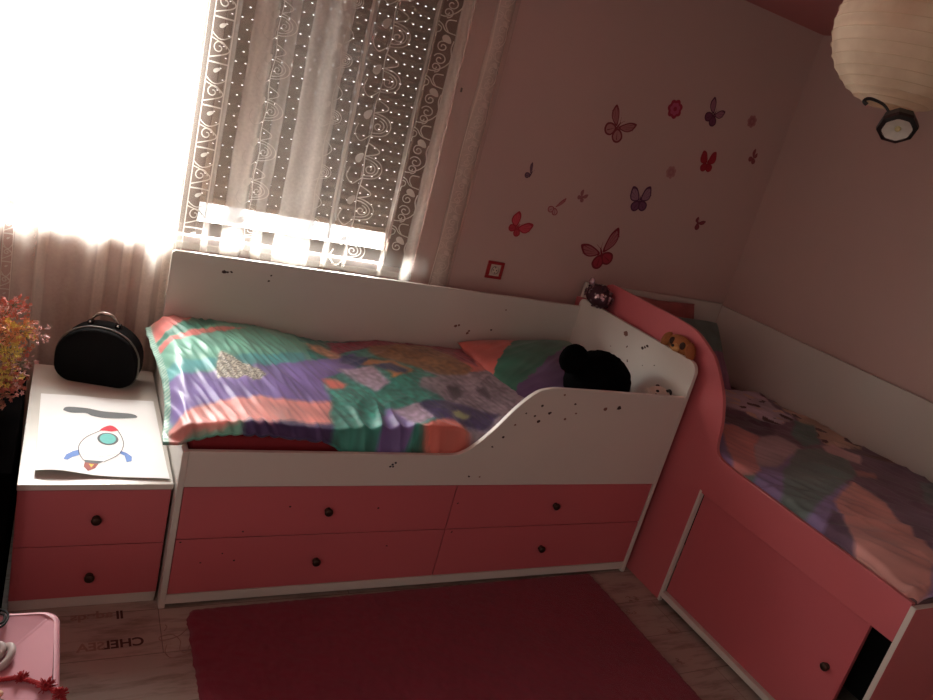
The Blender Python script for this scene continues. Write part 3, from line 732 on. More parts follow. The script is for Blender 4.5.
obj('case_body', bm, BLACKM, case, angle=.7)
bm = bmesh.new(); prism(bm, case_outline(CW, CH), 1, -CD - .006, -CD + .019, .012, seg=3)
obj('case_lid', bm, BLACKM, case, angle=.7)
bm = bmesh.new(); tube(bm, [(x, -CD + .0205, z) for x, z in case_outline(CW + .001, CH + .001, -.006)], .0034, 8, closed=True)
obj('zip_piping', bm, mat('grey_zip', (120, 116, 110), .35, .1, metal=.4), case)
for s in (-1, 1):
    bm = bmesh.new(); box(bm, s * .046 - .010, s * .046 + .010, .0, .022, CH - .006, CH + .008, .003)
    m_ = obj('handle_mount', bm, BLACKP, case)
    bm = bmesh.new(); ellipsoid(bm, (s * .046, -.002, CH + .003), (.005, .005, .005), seg=12, rings=8)
    obj('rivet', bm, CHROME, m_)
bm = bmesh.new()
hp = [(-.050 + .10 * i / 16, .011, CH + .002 + .037 * (1 - abs(-1 + 2 * i / 16) ** 2.6)) for i in range(17)]
tube(bm, hp, [.0048 + .0024 * (1 - abs(-1 + 2 * i / 16)) for i in range(17)], 10)
obj('handle', bm, mat('grey_chrome_handle', (176, 160, 152), .22, .1, metal=.8), case, smooth=True)

# ------------------------------------------------------------------ black floor case with grey front, left of the nightstand
fc = thing('computer_case', 'black box case with grey front panel beside the nightstand', 'case', (-.60, .3, 0))
bm = bmesh.new(); box(bm, -.20, .182, -.335, .33, 0, .50, .004); obj('case_body', bm, mat('matt_black_case', (6, 5, 5), 1.0, .2, 30, spec=0.0), fc)
GREY = mat('grey_panel', (158, 150, 142), .5, .05)
bm = bmesh.new(); box(bm, -.18, .157, -.345, -.334, .287, .488, .003); gp = obj('front_panel', bm, GREY, fc)
bm = bmesh.new(); box(bm, -.18, .150, -.345, -.334, .02, .283, .003); obj('front_panel', bm, mat('grey_panel_lower', (126, 118, 112), .5, .05), fc)
bm = bmesh.new()
for k in range(9): box(bm, .112, .142, -.3462, -.344, .405 + k * .0085, .4095 + k * .0085)
obj('vent', bm, BLACKP, gp)

# ------------------------------------------------------------------ artificial flowers in a vase on the black case
fl = thing('flower_arrangement', 'orange, yellow and dusky pink artificial flowers beside the curtain', 'flowers', (-.560, .36, .50))
bm = bmesh.new(); lathe(bm, [(0, 0), (.045, 0), (.058, .03), (.056, .075), (.04, .105), (.036, .12), (.03, .118), (.03, .06), (0, .05)], n=24)
obj('vase', bm, mat('dark_red_brown_vase', (70, 34, 28), .4, .1), fl)
VASEM = None
FC = [mat('orange_blossom', (204, 140, 104), .8, .3, 70), mat('yellow_green_blossom', (206, 190, 104), .8, .3, 70), mat('red_orange_blossom', (186, 106, 92), .8, .3, 70),
      mat('dusky_pink_blossom', (208, 168, 166), .8, .3, 70), mat('rust_blossom', (150, 100, 82), .8, .3, 70)]
STEM = mat('stem_green_brown', (96, 88, 50), .8)
rnd = random.Random(3)
sprays = [((.045, -.03, .30), 2), ((.10, -.05, .20), 1), ((.075, -.09, .26), 0), ((.165, .02, .235), 3), ((.085, -.12, .16), 1), ((.105, -.10, .115), 2), ((.13, -.04, .16), 3), ((.05, -.15, .22), 1), ((.02, -.12, .31), 0),
          ((.07, -.14, .10), 4), ((.095, .05, .30), 2), ((.0, -.03, .36), 1), ((-.08, .05, .32), 3), ((-.12, -.04, .22), 0), ((-.05, -.13, .14), 2), ((-.1, .08, .2), 4), ((.02, .1, .26), 4), ((-.03, -.08, .28), 1), ((.03, -.17, .15), 0), ((.12, -.08, .27), 0), ((.10, .0, .10), 4)]
for (sx, sy, sz), ci in sprays:
    bm = bmesh.new()
    c = Vector((sx, sy, sz)); R = .052 if ci != 3 else .042
    base = Vector((sx * .12, sy * .12, .10))
    tube(bm, catmull([base, base.lerp(c, .5) + Vector((0, 0, .02)), c], 4), .0016, 5, mi=1)
    for k in range(85 if ci != 3 else 42):
        d = Vector((rnd.gauss(0, 1), rnd.gauss(0, 1), rnd.gauss(0, 1))).normalized() * R * rnd.uniform(.35, 1.1); d.z *= .8
        q = c + d
        if k % 3 == 0: tube(bm, [c + d * .1, q], .0007, 4, mi=1)
        n = Vector((rnd.gauss(0, 1), rnd.gauss(0, 1) - .6, rnd.gauss(0, 1) + .5)).normalized(); u = n.orthogonal().normalized(); w = n.cross(u)
        s = rnd.uniform(.005, .0095); cv = bm.verts.new(q - n * s * .3)
        a0 = rnd.uniform(0, 6)
        for pth in range(5):
            a = a0 + pth * 2 * PI / 5
            e = [bm.verts.new(q + (u * math.cos(a + da) + w * math.sin(a + da)) * s * rr + n * s * .25) for da, rr in ((-.5, .7), (0, 1.15), (.5, .7))]
            f = bm.faces.new([cv] + e); f.material_index = 0 if k % 4 else 2
    obj('flower_spray', bm, [FC[ci], STEM, FC[(ci + 1) % 5]], fl)

# ------------------------------------------------------------------ pink plastic box, white rings, red cord at the near left
PB = mat('pale_pink_plastic', (186, 132, 142), .55, .02, spec=.2)
PB2 = mat('pale_pink_plastic_rim', (196, 144, 152), .45, .02, spec=.3)
pb = thing('toy_box', 'pale pink plastic toy box with sloped lid near the nightstand', 'box', (-.547, -.70, 0))
def rrect(x0, x1, y0, y1, r, bul=0.0, n=6):
    P = []
    for cx, cy, a in ((x1 - r, y1 - r, 0), (x0 + r, y1 - r, PI / 2), (x0 + r, y0 + r, PI), (x1 - r, y0 + r, 1.5 * PI)):
        P += arc(cx, cy, r, a, a + PI / 2, n)
    cx, cy = (x0 + x1) / 2, (y0 + y1) / 2; hx, hy = (x1 - x0) / 2, (y1 - y0) / 2
    return [(x + math.copysign(bul * (1 - ((y - cy) / hy) ** 2), x - cx) * (abs(x - cx) > hx * .8), y + math.copysign(bul * (1 - ((x - cx) / hx) ** 2), y - cy) * (abs(y - cy) > hy * .8)) for x, y in P]
def loft(bm, loops, mi=0, cap=True):
    rs = [[bm.verts.new(p) for p in L] for L in loops]; n = len(rs[0])
    for A, B in zip(rs, rs[1:]):
        for k in range(n): bm.faces.new((A[k], A[(k + 1) % n], B[(k + 1) % n], B[k])).material_index = mi
    if cap: bm.faces.new(rs[0][::-1]); bm.faces.new(rs[-1])
    bmesh.ops.recalc_face_normals(bm, faces=bm.faces[:])
    return bm
bx0, bx1, by0, by1 = -.27, .262, -.33, .365
def lp(i, z, dense=True):
    base = []
    P = rrect(bx0 + i, bx1 - i, by0 + i, by1 - i, .030, .012)
    Q = []
    for a, b in zip(P, P[1:] + P[:1]):
        d = (Vector(b) - Vector(a)).length
        m_ = 10 if d > .1 else 1
        Q += [tuple(Vector(a).lerp(Vector(b), t / m_)) for t in range(m_)]
    cx, cy = (bx0 + bx1) / 2, (by0 + by1) / 2; hx, hy = (bx1 - bx0) / 2, (by1 - by0) / 2
    return [(x + math.copysign(.006 * max(0, 1 - ((y - cy) / hy) ** 2), x - cx) * (abs(x - cx) > hx * .72), y + math.copysign(.006 * max(0, 1 - ((x - cx) / hx) ** 2), y - cy) * (abs(y - cy) > hy * .72), z) for x, y in Q]
bm = loft(bmesh.new(), [lp(.035, 0), lp(.032, .02), lp(.014, .236)]); obj('box_body', bm, PB, pb, angle=.6)
bm = bmesh.new(); loft(bm, [lp(.006, .238), lp(.0, .243), lp(.0, .288), lp(.003, .295), lp(.008, .2985), lp(.013, .299), lp(.0145, .292)], cap=False)
obj('lid_rim', bm, PB2, pb, angle=.6)
bm = bmesh.new()
c4 = [(bx0 + .008, by0 + .008), (bx1 - .008, by0 + .008), (bx1 - .008, by1 - .008), (bx0 + .008, by1 - .008)]
ins = .15
t4 = [(bx0 + ins, by0 + ins), (bx1 - ins, by0 + ins), (bx1 - ins, by1 - ins), (bx0 + ins, by1 - ins)]
A = [bm.verts.new((x, y, .2975)) for x, y in c4]; B = [bm.verts.new((x, y, .255)) for x, y in t4]
for k in range(4): bm.faces.new((A[k], A[(k + 1) % 4], B[(k + 1) % 4], B[k]))
bm.faces.new(B); bmesh.ops.recalc_face_normals(bm, faces=bm.faces[:])
bmesh.ops.bevel(bm, geom=[e for e in bm.edges if not e.is_boundary], offset=.004, segments=3, affect='EDGES')
obj('lid_panel', bm, PB, pb, angle=.35)
RW = mat('white_plastic_ring', (170, 158, 154), .45, .04, spec=.25)
def torus(bm, c, R, r, rot, n=28, m=12):
    M = rot.to_matrix()
    tube(bm, [Vector(c) + M @ Vector((R * math.cos(2 * PI * k / n), R * math.sin(2 * PI * k / n), 0)) for k in range(n)], r, m, closed=True)
def lidz(x, y):
    return .2975 - .0425 * max(0, min(1, min((-.547 + bx1 - .012 - x) / (ins - .012), (-.70 + by1 - .012 - y) / (ins - .012))))
rg = thing('toy_ring', 'white plastic ring pair lying on the pink toy box', 'toy', (-.409, -.440, lidz(-.40, -.440)))
bm = bmesh.new(); torus(bm, (0, 0, .014), .017, .0085, Euler((.25, -.35, 0))); obj('ring', bm, RW, rg, smooth=True)
bm = bmesh.new(); tube(bm, catmull([(.020, .012, .014), (.031, .002, .022), (.034, -.018, .022), (.026, -.038, .015), (.012, -.046, .007)], 6), .0085, 12)
ellipsoid(bm, (.012, -.046, .007), (.0085,) * 3, seg=12, rings=8); ellipsoid(bm, (.020, .012, .014), (.0085,) * 3, seg=12, rings=8)
obj('loop', bm, RW, rg, smooth=True)
bead = thing('wooden_toy', 'small beige and brown toy beside red cord on pink box', 'toy', (-.397, -.572, lidz(-.397, -.572)))
bm = bmesh.new(); ellipsoid(bm, (0, -.016, .010), (.02, .014, .010)); obj('toy_base', bm, mat('brown_toy', (92, 66, 56), .5), bead)
bm = bmesh.new(); ellipsoid(bm, (-.004, 0, .016), (.02, .011, .010), Euler((0, -.1, .2))); obj('toy_head', bm, mat('beige_toy', (212, 180, 150), .5), bead)
RED = mat('red_yarn', (150, 18, 28), .8, .25, 120, bump=.4, bscale=500)
cd = thing('red_cord', 'braided red yarn cord trailing across the pink toy box', 'cord', (-.35, -.54, lidz(-.35, -.54)))
cp = [(-.43, -.545), (-.391, -.557), (-.369, -.563), (-.350, -.577), (-.325, -.602), (-.310, -.618)]
cp = [(x + .006, y + .036) for x, y in cp]
cpts = [Vector((x, y, lidz(x, y) + .006)) for x, y in cp] + [Vector((-.277, -.612, .304)), Vector((-.266, -.628, .29)), Vector((-.259, -.640, .25)), Vector((-.257, -.66, .17))]
cpts = [p - cd.location for p in catmull(cpts, 10)]
bm = bmesh.new()
for ph in (0, 2 * PI / 3, 4 * PI / 3):
    L = []
    for i, p in enumerate(cpts):
        t = (cpts[min(i + 1, len(cpts) - 1)] - cpts[max(i - 1, 0)]).normalized(); u = t.cross(Vector((0, 0, 1))).normalized(); w = u.cross(t)
        a = ph + i * .95; L.append(p + (u * math.cos(a) + w * math.sin(a)) * .0028)
    tube(bm, L, .0031, 6)
obj('braid', bm, RED, cd)
def yarnball(c, r, n, seed):
    rr = random.Random(seed); bm = bmesh.new()
    ellipsoid(bm, c, (r * .6, r * .6, r * .5), fuzz=.4, fscale=4)
    for k in range(n):
        d = Vector((rr.gauss(0, 1), rr.gauss(0, 1), abs(rr.gauss(0, .8)))).normalized()
        e = Vector(c) + d * r * rr.uniform(.7, 1.15); s = Vector((rr.uniform(-.4, .4), rr.uniform(-.4, .4), rr.uniform(-.3, .3))) * r
        tube(bm, [Vector(c), Vector(c).lerp(e, .6) + s * .5, e + s], .0012, 4)
    return bm
for c, r, sd in ((cpts[26], .013, 1), (cpts[50], .016, 2), (cpts[60], .014, 5)):
    obj('knot', yarnball(c, r, 90, sd), RED, cd)
bm = bmesh.new()
tube(bm, catmull([(-.47, -.32, .303), (-.43, -.36, .304), (-.402, -.375, .306), (-.398, -.345, .304), (-.42, -.338, .303), (-.44, -.365, .306), (-.41, -.395, .31), (-.392, -.37, .308), (-.40, -.332, .306), (-.47, -.30, .302)], 8), .0028, 8)
tag(obj('black_cable', bm, BLACKP), 'black cable looped on the back corner of pink toy box', 'cable')

# ------------------------------------------------------------------ rug
def rug_mat():
    m = mat('crimson_shag', (120, 9, 43), .95, .18, 26, bump=.8, bscale=420, sheen=.2); return m
bm = bmesh.new(); g = []; nx, ny = 170, 150
for j in range(ny + 1):
    row = []
    for i in range(nx + 1):
        u, v = i / nx, j / ny
        x = .076 + 1.606 * u; yt = -.025 + .023 * u; y = yt - 1.45 * v
        # rounded corner, ragged edge
        cu = max(0, .03 - u) / .03, max(0, u - .97) / .03
        rc = max(cu); rv = max(0, .035 - v) / .035
        if rc > 0 and rv > 0:
            k = max(0, (rc * rc + rv * rv) ** .5 - 1)
            x += (-.05 if cu[1] else .05) * k * rc; y -= .05 * k * rv
        e = 1 if i in (0, nx) or j in (0, ny) else 0
        n1 = noise.noise(Vector((x * 60, y * 60, 1)))
        if e: x += .007 * n1; y -= abs(.006 * noise.noise(Vector((x * 70, y * 70, 4)))) * (j == 0)
        ed = min(u * 1.6, (1 - u) * 1.6, v * 1.45, (1 - v) * 1.45)
        h = .019 * min(1, (ed / .02 + .12)) ** .5 + .0035 * n1 + .002 * noise.noise(Vector((x * 140, y * 140, 2)))
        row.append(bm.verts.new((x, y, max(.003, h) if not e else .002)))
    g.append(row)
for j in range(ny):
    for i in range(nx): bm.faces.new((g[j][i], g[j + 1][i], g[j + 1][i + 1], g[j][i + 1])).smooth = True
tag(obj('rug', bm, rug_mat()), 'crimson pink shag rug on the floor before the white bed', 'rug')

# ------------------------------------------------------------------ plush toys
PLB = mat('black_plush', (5, 5, 6), 1.0, .3, 60, bump=.6, bscale=350, spec=.05)
bp_ = thing('plush_toy', 'black plush toy with a round ear on the satin pillow', 'plush toy', (1.63, .27, .66))
bm = bmesh.new(); ellipsoid(bm, (.004, 0, .100), (.152, .12, .133), Euler((0, .22, 0)), 40, 28, fuzz=.05, fscale=7)
obj('head', bm, PLB, bp_)
bm = bmesh.new(); ellipsoid(bm, (-.160, -.01, .196), (.066, .036, .062), Euler((0, .2, 0)), 28, 20, fuzz=.05, fscale=7)
obj('ear', bm, PLB, bp_)
WPL = mat('cream_plush', (206, 192, 178), .9, .08, 60, bump=.5, bscale=350); BPL = mat('black_plush_spot', (16, 13, 13), .7, .2)
dal = thing('plush_puppy', 'white plush puppy with black spots peeking over the white guard', 'plush toy', (1.803, .086, .586))
bm = bmesh.new(); ellipsoid(bm, (0, .0, .07), (.05, .055, .075)); obj('body', bm, WPL, dal)
bm = bmesh.new(); ellipsoid(bm, (0, 0, .195), (.056, .05, .052), fuzz=.03, fscale=5); ellipsoid(bm, (-.012, -.042, .178), (.026, .022, .02))
hd = obj('head', bm, WPL, dal)
for s in (-1, 1):
    bm = bmesh.new(); ellipsoid(bm, (s * .026 - .01, -.036, .211), (.012, .008, .013), seg=12, rings=8); obj('eye', bm, BPL, dal)
    bm = bmesh.new(); ellipsoid(bm, (s * .050, .004, .216), (.012, .018, .028), Euler((0, s * .7, 0)), 14, 10); obj('ear', bm, WPL if s < 0 else BPL, dal)
bm = bmesh.new(); ellipsoid(bm, (-.012, -.062, .184), (.008, .006, .006), seg=10, rings=8); obj('nose', bm, BPL, dal)
for x, y, z, r in ((.018, -.022, .240, .008), (-.030, -.018, .236, .007), (-.052, -.01, .206, .007), (.0, .02, .243, .009), (.045, -.022, .212, .006), (-.044, -.03, .226, .005)):
    bm = bmesh.new(); ellipsoid(bm, (x, y, z), (r, r, r * .7), seg=10, rings=8); obj('spot', bm, BPL, dal)

OPL = mat('orange_brown_plush', (146, 90, 46), .9, .25, 40, bump=.5, bscale=300); CRM = mat('pale_tan_plush', (186, 136, 84), .9, .1, 40); DBR = mat('dark_brown_plush', (52, 28, 18), .9, .2)
pup = thing('plush_puppy', 'orange brown plush puppy wedged behind the white headboard', 'plush toy', (1.892, .145, .90))
bm = bmesh.new(); ellipsoid(bm, (.004, 0, .02), (.015, .05, .09)); obj('body', bm, OPL, pup)
bm = bmesh.new(); ellipsoid(bm, (-.008, 0, .100), (.028, .070, .040), fuzz=.04, fscale=6); obj('head', bm, OPL, pup)
bm = bmesh.new(); ellipsoid(bm, (-.034, -.004, .090), (.018, .022, .017)); obj('muzzle', bm, CRM, pup)
bm = bmesh.new(); ellipsoid(bm, (-.051, -.003, .097), (.006, .008, .006), seg=12, rings=8); obj('nose', bm, BPL, pup)
for s in (-1, 1):
    bm = bmesh.new(); ellipsoid(bm, (-.030, s * .031 - .004, .108), (.010, .014, .016), seg=12, rings=8); obj('eye', bm, DBR, pup)
    bm = bmesh.new(); ellipsoid(bm, (-.016, s * .074, .096), (.018, .022, .038), Euler((s * .35, 0, 0)), 16, 12, fuzz=.1); obj('ear', bm, OPL if s > 0 else mat('rust_plush', (138, 76, 38), .9, .2), pup)
sq = thing('sequin_toy', 'dark sequinned round toy resting on back corner of white headboard', 'toy', (1.866, .715, .973))
SQD = mat('dark_plum_plush', (58, 22, 34), .8, .3, 40); SQS = mat('silver_pink_sequin', (196, 166, 176), .25, .2, 30, metal=.7)
bm = bmesh.new(); ellipsoid(bm, (0, 0, .046), (.044, .088, .052), fuzz=.06, fscale=6)
rr = random.Random(5)
for k in range(240):
    d = Vector((rr.gauss(0, 1), rr.gauss(0, 1), rr.gauss(0, 1))).normalized()
    if noise.noise(d * 2.2 + Vector((3, 0, 1))) < -.05: continue
    p = Vector((d.x * .047, d.y * .092, .046 + d.z * .056)); n = (d + Vector((rr.gauss(0, .25), rr.gauss(0, .25), rr.gauss(0, .25)))).normalized(); u = n.orthogonal().normalized(); w = n.cross(u)
    bm.faces.new([bm.verts.new(p + (u * math.cos(2 * PI * q / 7) + w * math.sin(2 * PI * q / 7)) * .0065) for q in range(7)]).material_index = 1
obj('body', bm, [SQD, SQS], sq)
bm = bmesh.new(); ellipsoid(bm, (-.014, .062, .096), (.012, .02, .022), seg=14, rings=10); obj('ear', bm, SQS, sq)
bm = bmesh.new(); ellipsoid(bm, (-.014, -.042, .092), (.011, .018, .018), seg=14, rings=10); obj('ear', bm, SQD, sq)

# ------------------------------------------------------------------ wall stickers
def wing(L, W, shape='up', sg=1):
    if shape == 'up': K = [(.06, .0), (.32, -.55), (.68, -.95), (1.0, -.80), (.97, -.30), (.80, .35), (.55, .62), (.25, .42)]
    else: K = [(.06, -.1), (.35, -.75), (.75, -.9), (1.0, -.3), (.92, .45), (.55, .8), (.22, .45)]
    Q = [(r * L, w * W * sg, 0) for r, w in K]
    return [(p.x, p.y) for p in catmull([Q[-1]] + Q + [Q[0], Q[1]], 4)][4:-4]
SM = {}
def smat(c, var=.12):
    if c not in SM: SM[c] = mat('sticker_colour', c, .6, var, 120)
    return SM[c]
def butterfly(x, z, s, rot, dark, fill, upspread, lowspread, label, squash=(1, 1), low=.62, fill2=None, upw=.26, parts=(1, 1, 1, 1), body=True):
    bm = bmesh.new(); y0 = YW - .0012
    fill2 = fill2 or fill
    def tr(p, ang, mi, y, sc=1.0, org=(0, 0)):
        vs = []
        for r, w in p:
            r = org[0] + (r - org[0]) * sc; w = w * sc
            a = ang + rot; px, pz = r * math.cos(a) - w * math.sin(a), r * math.sin(a) + w * math.cos(a)
            vs.append(bm.verts.new((x + px * s, y, z + pz * s)))
        f = bm.faces.new(vs); f.material_index = mi
        f.normal_update()
        if f.normal.y > 0: f.normal_flip()
    a0 = PI / 2
    for k, sg in enumerate((1, -1)):
        if parts[k]:
            sq_ = squash[k]
            tr(wing(sq_, upw, 'up', sg), a0 + sg * upspread, 0, y0, 1.0); tr(wing(sq_, upw, 'up', sg), a0 + sg * upspread, 1, y0 - .0006, .76, (sq_ * .52, 0))
            for q in (-.4, 0, .4):   # veins
                tr([(sq_ * .2, q * .05), (sq_ * .86, (q - .15 * sg) * upw * 1.2 - .012), (sq_ * .86, (q - .15 * sg) * upw * 1.2 + .012)], a0 + sg * upspread, 0, y0 - .0009)
        if parts[2 + k]:
            tr(wing(low, low * .5, 'lo', sg), a0 + sg * lowspread, 0, y0, 1.0); tr(wing(low, low * .5, 'lo', sg), a0 + sg * lowspread, 2, y0 - .0006, .72, (low * .55, 0))
            tr([(low * .15, 0), (low * .8, -.025), (low * .8, .025)], a0 + sg * lowspread, 0, y0 - .0009)
    if body:
        tr([(.26 * math.cos(t * 2 * PI / 12), .045 * math.sin(t * 2 * PI / 12)) for t in range(12)], a0, 0, y0 - .0012)
        for sg in (1, -1): tr([(.2, 0), (.42, sg * .12), (.43, sg * .14), (.2, sg * .02)], a0, 0, y0 - .0012)
    o = obj('butterfly_sticker', bm, [smat(dark), smat(fill), smat(fill2)])
    return tag(o, label, 'wall sticker', 'butterfly stickers on the wall')
butterfly(1.855, 1.772, .108, -.42, (120, 40, 48), (160, 104, 104), 1.02, 2.42, 'large dusky red butterfly sticker highest left on the wall', (.92, 1.0), .66, (168, 118, 116), .27)
butterfly(2.398, 1.955, .078, -.42, (86, 30, 56), (156, 104, 120), 1.0, 2.55, 'plum butterfly sticker beside the pink flower sticker', (1.05, .9), .72, (110, 50, 80), .34)
butterfly(1.468, 1.474, .062, -.30, (74, 44, 66), (116, 84, 98), .55, 2.3, 'small plum butterfly sticker nearest the curtain', (.85, .95), .5, None, .16, (1, 0, 1, 0))
butterfly(1.644, 1.352, .075, -.35, (150, 64, 72), (168, 104, 106), .5, 2.5, 'peeling half butterfly sticker above the pink socket', (.6, .95), .5, (182, 140, 138), .15, (0, 1, 1, 1), False)
butterfly(1.472, 1.226, .085, -.55, (160, 30, 48), (196, 70, 84), 1.0, 2.35, 'bright red butterfly sticker just above the wall socket', (.85, 1.0), .5, (180, 50, 66), .4)
butterfly(1.776, 1.425, .04, -.5, (142, 84, 88), (150, 96, 98), .8, 2.3, 'tiny faded butterfly sticker left of the plum upright one', (.9, .9), .6, None, .3)
butterfly(2.119, 1.472, .082, .18, (82, 34, 66), (150, 112, 130), 1.02, 2.5, 'plum edged butterfly sticker upright in the middle of wall', (1.0, 1.0), .75, (112, 64, 94), .5)
butterfly(2.463, 1.727, .068, .12, (150, 24, 40), (160, 30, 46), .98, 2.5, 'solid dark red butterfly sticker below the plum butterfly', (1.0, 1.0), .72, None, .52)
butterfly(2.757, 1.815, .046, -.3, (130, 60, 64), (136, 66, 70), .6, 2.4, 'small dim butterfly sticker closest to the room corner', (1, .7), .7, None, .3)
butterfly(2.535, 1.428, .062, -.45, (112, 36, 50), (130, 50, 62), 1.0, 2.4, 'small dark red butterfly sticker lowest toward the room corner', (.5, .9), .6, None, .24, (1, 1, 0, 1))
butterfly(1.990, 1.180, .132, .52, (124, 24, 42), (164, 98, 102), 1.08, 2.55, 'largest red butterfly sticker just above the sequinned toy', (1.0, 1.12), .62, (160, 40, 58), .3)
def bloom(x, z, s, c1, c2, label):
    bm = bmesh.new()
    for k, (sc, mi, y) in enumerate(((1, 0, YW - .0012), (.66, 1, YW - .0018), (.25, 0, YW - .0022))):
        vs = []
        for i in range(48):
            a = 2 * PI * i / 48; r = s * sc * (.82 + .18 * abs(math.sin(a * 3.5)))
            vs.append(bm.verts.new((x + r * math.cos(a), y, z + r * math.sin(a))))
        f = bm.faces.new(vs); f.material_index = mi; f.normal_update()
        if f.normal.y > 0: f.normal_flip()
    return tag(obj('flower_sticker', bm, [smat(c1), smat(c2)]), label, 'wall sticker', 'flower stickers on the wall')
bloom(2.152, 1.925, .046, (150, 34, 58), (176, 76, 108), 'magenta flower sticker at the top of the butterfly wall')
bloom(2.660, 1.982, .032, (160, 108, 108), (150, 92, 94), 'faded flower sticker highest toward the room corner')
bloom(2.254, 1.640, .032, (172, 124, 122), (164, 112, 112), 'faded flower sticker left of the solid red butterfly')
bm = bmesh.new(); box(bm, 1.029, 1.038, YW - .003, YW, 1.731, 1.749, .001)
tag(obj('wall_hook', bm, DARK), 'tiny dark nail head in the wall behind the sheer curtain', 'nail')

# ------------------------------------------------------------------ wall socket
so = thing('wall_socket', 'wall socket in a square red frame beside the curtain', 'socket', (1.416, YW, 1.014))
REDP = mat('red_frame_plastic', (156, 22, 32), .35, .05); WHP = mat('cream_socket_plastic', (206, 194, 178), .4, .03)
bm = bmesh.new()
for a in ((-.043, .043, .027, .041), (-.043, .043, -.041, -.027), (-.043, -.027, -.027, .027), (.027, .043, -.027, .027)): box(bm, a[0], a[1], -.011, 0, a[2], a[3], .002)
obj('red_frame', bm, REDP, so)
bm = bmesh.new(); box(bm, -.027, .027, -.008, 0, -.027, .027, .001); fpz = obj('socket_plate', bm, WHP, so)
bm = bmesh.new(); lathe(bm, [(.020, -.0105), (.020, -.008), (.0175, -.008), (.0175, -.0105)], n=28, axis='Y'); bm.normal_update(); obj('socket_ring', bm, mat('grey_socket_ring', (120, 110, 104), .4), fpz)
bm = bmesh.new()
for sx in (-1, 1): lathe(bm, [(0, -.0088), (.003, -.0088), (.003, -.0078)], (sx * .0085, 0, 0), 10, 'Y')
box(bm, -.002, .002, -.0092, -.008, .010, .016); box(bm, -.002, .002, -.0092, -.008, -.016, -.010)
obj('socket_holes', bm, DARK, fpz)

# ------------------------------------------------------------------ paper lantern
def lantern_mat():
    m = bpy.data.materials.new('cream_rice_paper'); m.use_nodes = True
    nt = m.node_tree; N = nt.nodes; K = nt.links; b = N['Principled BSDF']; out = N['Material Output']
    tc = N.new('ShaderNodeTexCoord'); nz = N.new('ShaderNodeTexNoise'); nz.inputs['Scale'].default_value = 9; nz.inputs['Detail'].default_value = 6
    K.new(tc.outputs['Object'], nz.inputs['Vector']); cr = N.new('ShaderNodeValToRGB')
    cr.color_ramp.elements[0].position = .3; cr.color_ramp.elements[0].color = lin(204, 178, 150); cr.color_ramp.elements[1].position = .6; cr.color_ramp.elements[1].color = lin(232, 214, 188)
    K.new(nz.outputs['Fac'], cr.inputs['Fac']); K.new(cr.outputs['Color'], b.inputs['Base Color']); b.inputs['Roughness'].default_value = .8
    t = N.new('ShaderNodeBsdfTranslucent'); K.new(cr.outputs['Color'], t.inputs['Color']); mx = N.new('ShaderNodeMixShader'); mx.inputs[0].default_value = .35
    K.new(b.outputs[0], mx.inputs[1]); K.new(t.outputs[0], mx.inputs[2]); K.new(mx.outputs[0], out.inputs[0]); return m
LR = .161
ln = thing('paper_lantern', 'round cream paper lantern hanging from the ceiling', 'ceiling lamp', (1.120, -.908, 2.042))
bm = bmesh.new(); prof = []; a0 = .32; NR = 17
for i in range(NR * 6 + 1):
    a = -PI / 2 + a0 + (PI - 2 * a0) * i / (NR * 6)
    r = LR - .0016 * math.sin(PI * ((i / 6) % 1.0)) ; prof.append((r * math.cos(a), r * math.sin(a)))
lathe(bm, prof, n=64)
for v in bm.verts:
    d = v.co.normalized(); v.co += d * .0022 * noise.noise(d * 7)
obj('shade', bm, lantern_mat(), ln)
bm = bmesh.new()
for k in range(NR + 1):
    a = -PI / 2 + a0 + (PI - 2 * a0) * k / NR; r = LR * math.cos(a) + .0005; z = LR * math.sin(a)
    tube(bm, [(r * math.cos(2 * PI * q / 64), r * math.sin(2 * PI * q / 64), z) for q in range(64)], .0008, 5, closed=True)
obj('wire_ribs', bm, mat('cream_rib', (206, 182, 150), .6), ln)
bm = bmesh.new(); tube(bm, [(0, 0, .05), (0, 0, ZC - 2.040 - .03)], .003, 8); lathe(bm, [(0, .03), (.016, .03), (.018, .07), (.012, .085), (0, .085)], n=16)
obj('pendant_cord', bm, WHP, ln)
bm = bmesh.new(); lathe(bm, [(0, ZC - 2.040), (.045, ZC - 2.040), (.04, ZC - 2.040 - .025), (.006, ZC - 2.040 - .04), (0, ZC - 2.040 - .04)], n=24); obj('ceiling_rose', bm, WHP, ln)
bm = bmesh.new()
zt = LR * math.sin(PI / 2 - a0); rt_ = LR * math.cos(PI / 2 - a0)
for q in range(3): tube(bm, [(rt_ * math.cos(q * 2.094), rt_ * math.sin(q * 2.094), zt), (0, 0, zt - .02)], .0012, 6)
obj('wire_spider', bm, CHROME, ln)

# ------------------------------------------------------------------ hook torch hanging from the lantern
from mathutils import Quaternion
tc_ = thing('hook_torch', 'black faceted torch light hooked under the paper lantern', 'torch', (1.000, -1.033, 1.8345))
nrm = Vector((-.47, -.52, -.71)).normalized()
Q = nrm.to_track_quat('Z', 'Y').to_matrix()
def TP(x, y, z): return Q @ Vector((x, y, z)) * .88
TB = mat('black_torch_plastic', (10, 9, 9), .35, .2, 30)
def ngon(r, z, n=8, ph=.35): return [TP(r * math.cos(2 * PI * k / n + ph), r * math.sin(2 * PI * k / n + ph), z) for k in range(n)]
bm = bmesh.new(); loft(bm, [ngon(.024, -.034), ngon(.036, -.022), ngon(.0405, -.004), ngon(.0395, .004), ngon(.030, .007), ngon(.0275, .001)])
obj('torch_body', bm, TB, tc_)
bm = bmesh.new()
prf = [(0, .0015), (.006, .0012), (.014, .0025), (.022, .0045), (.0272, .0062), (.029, .0068)]
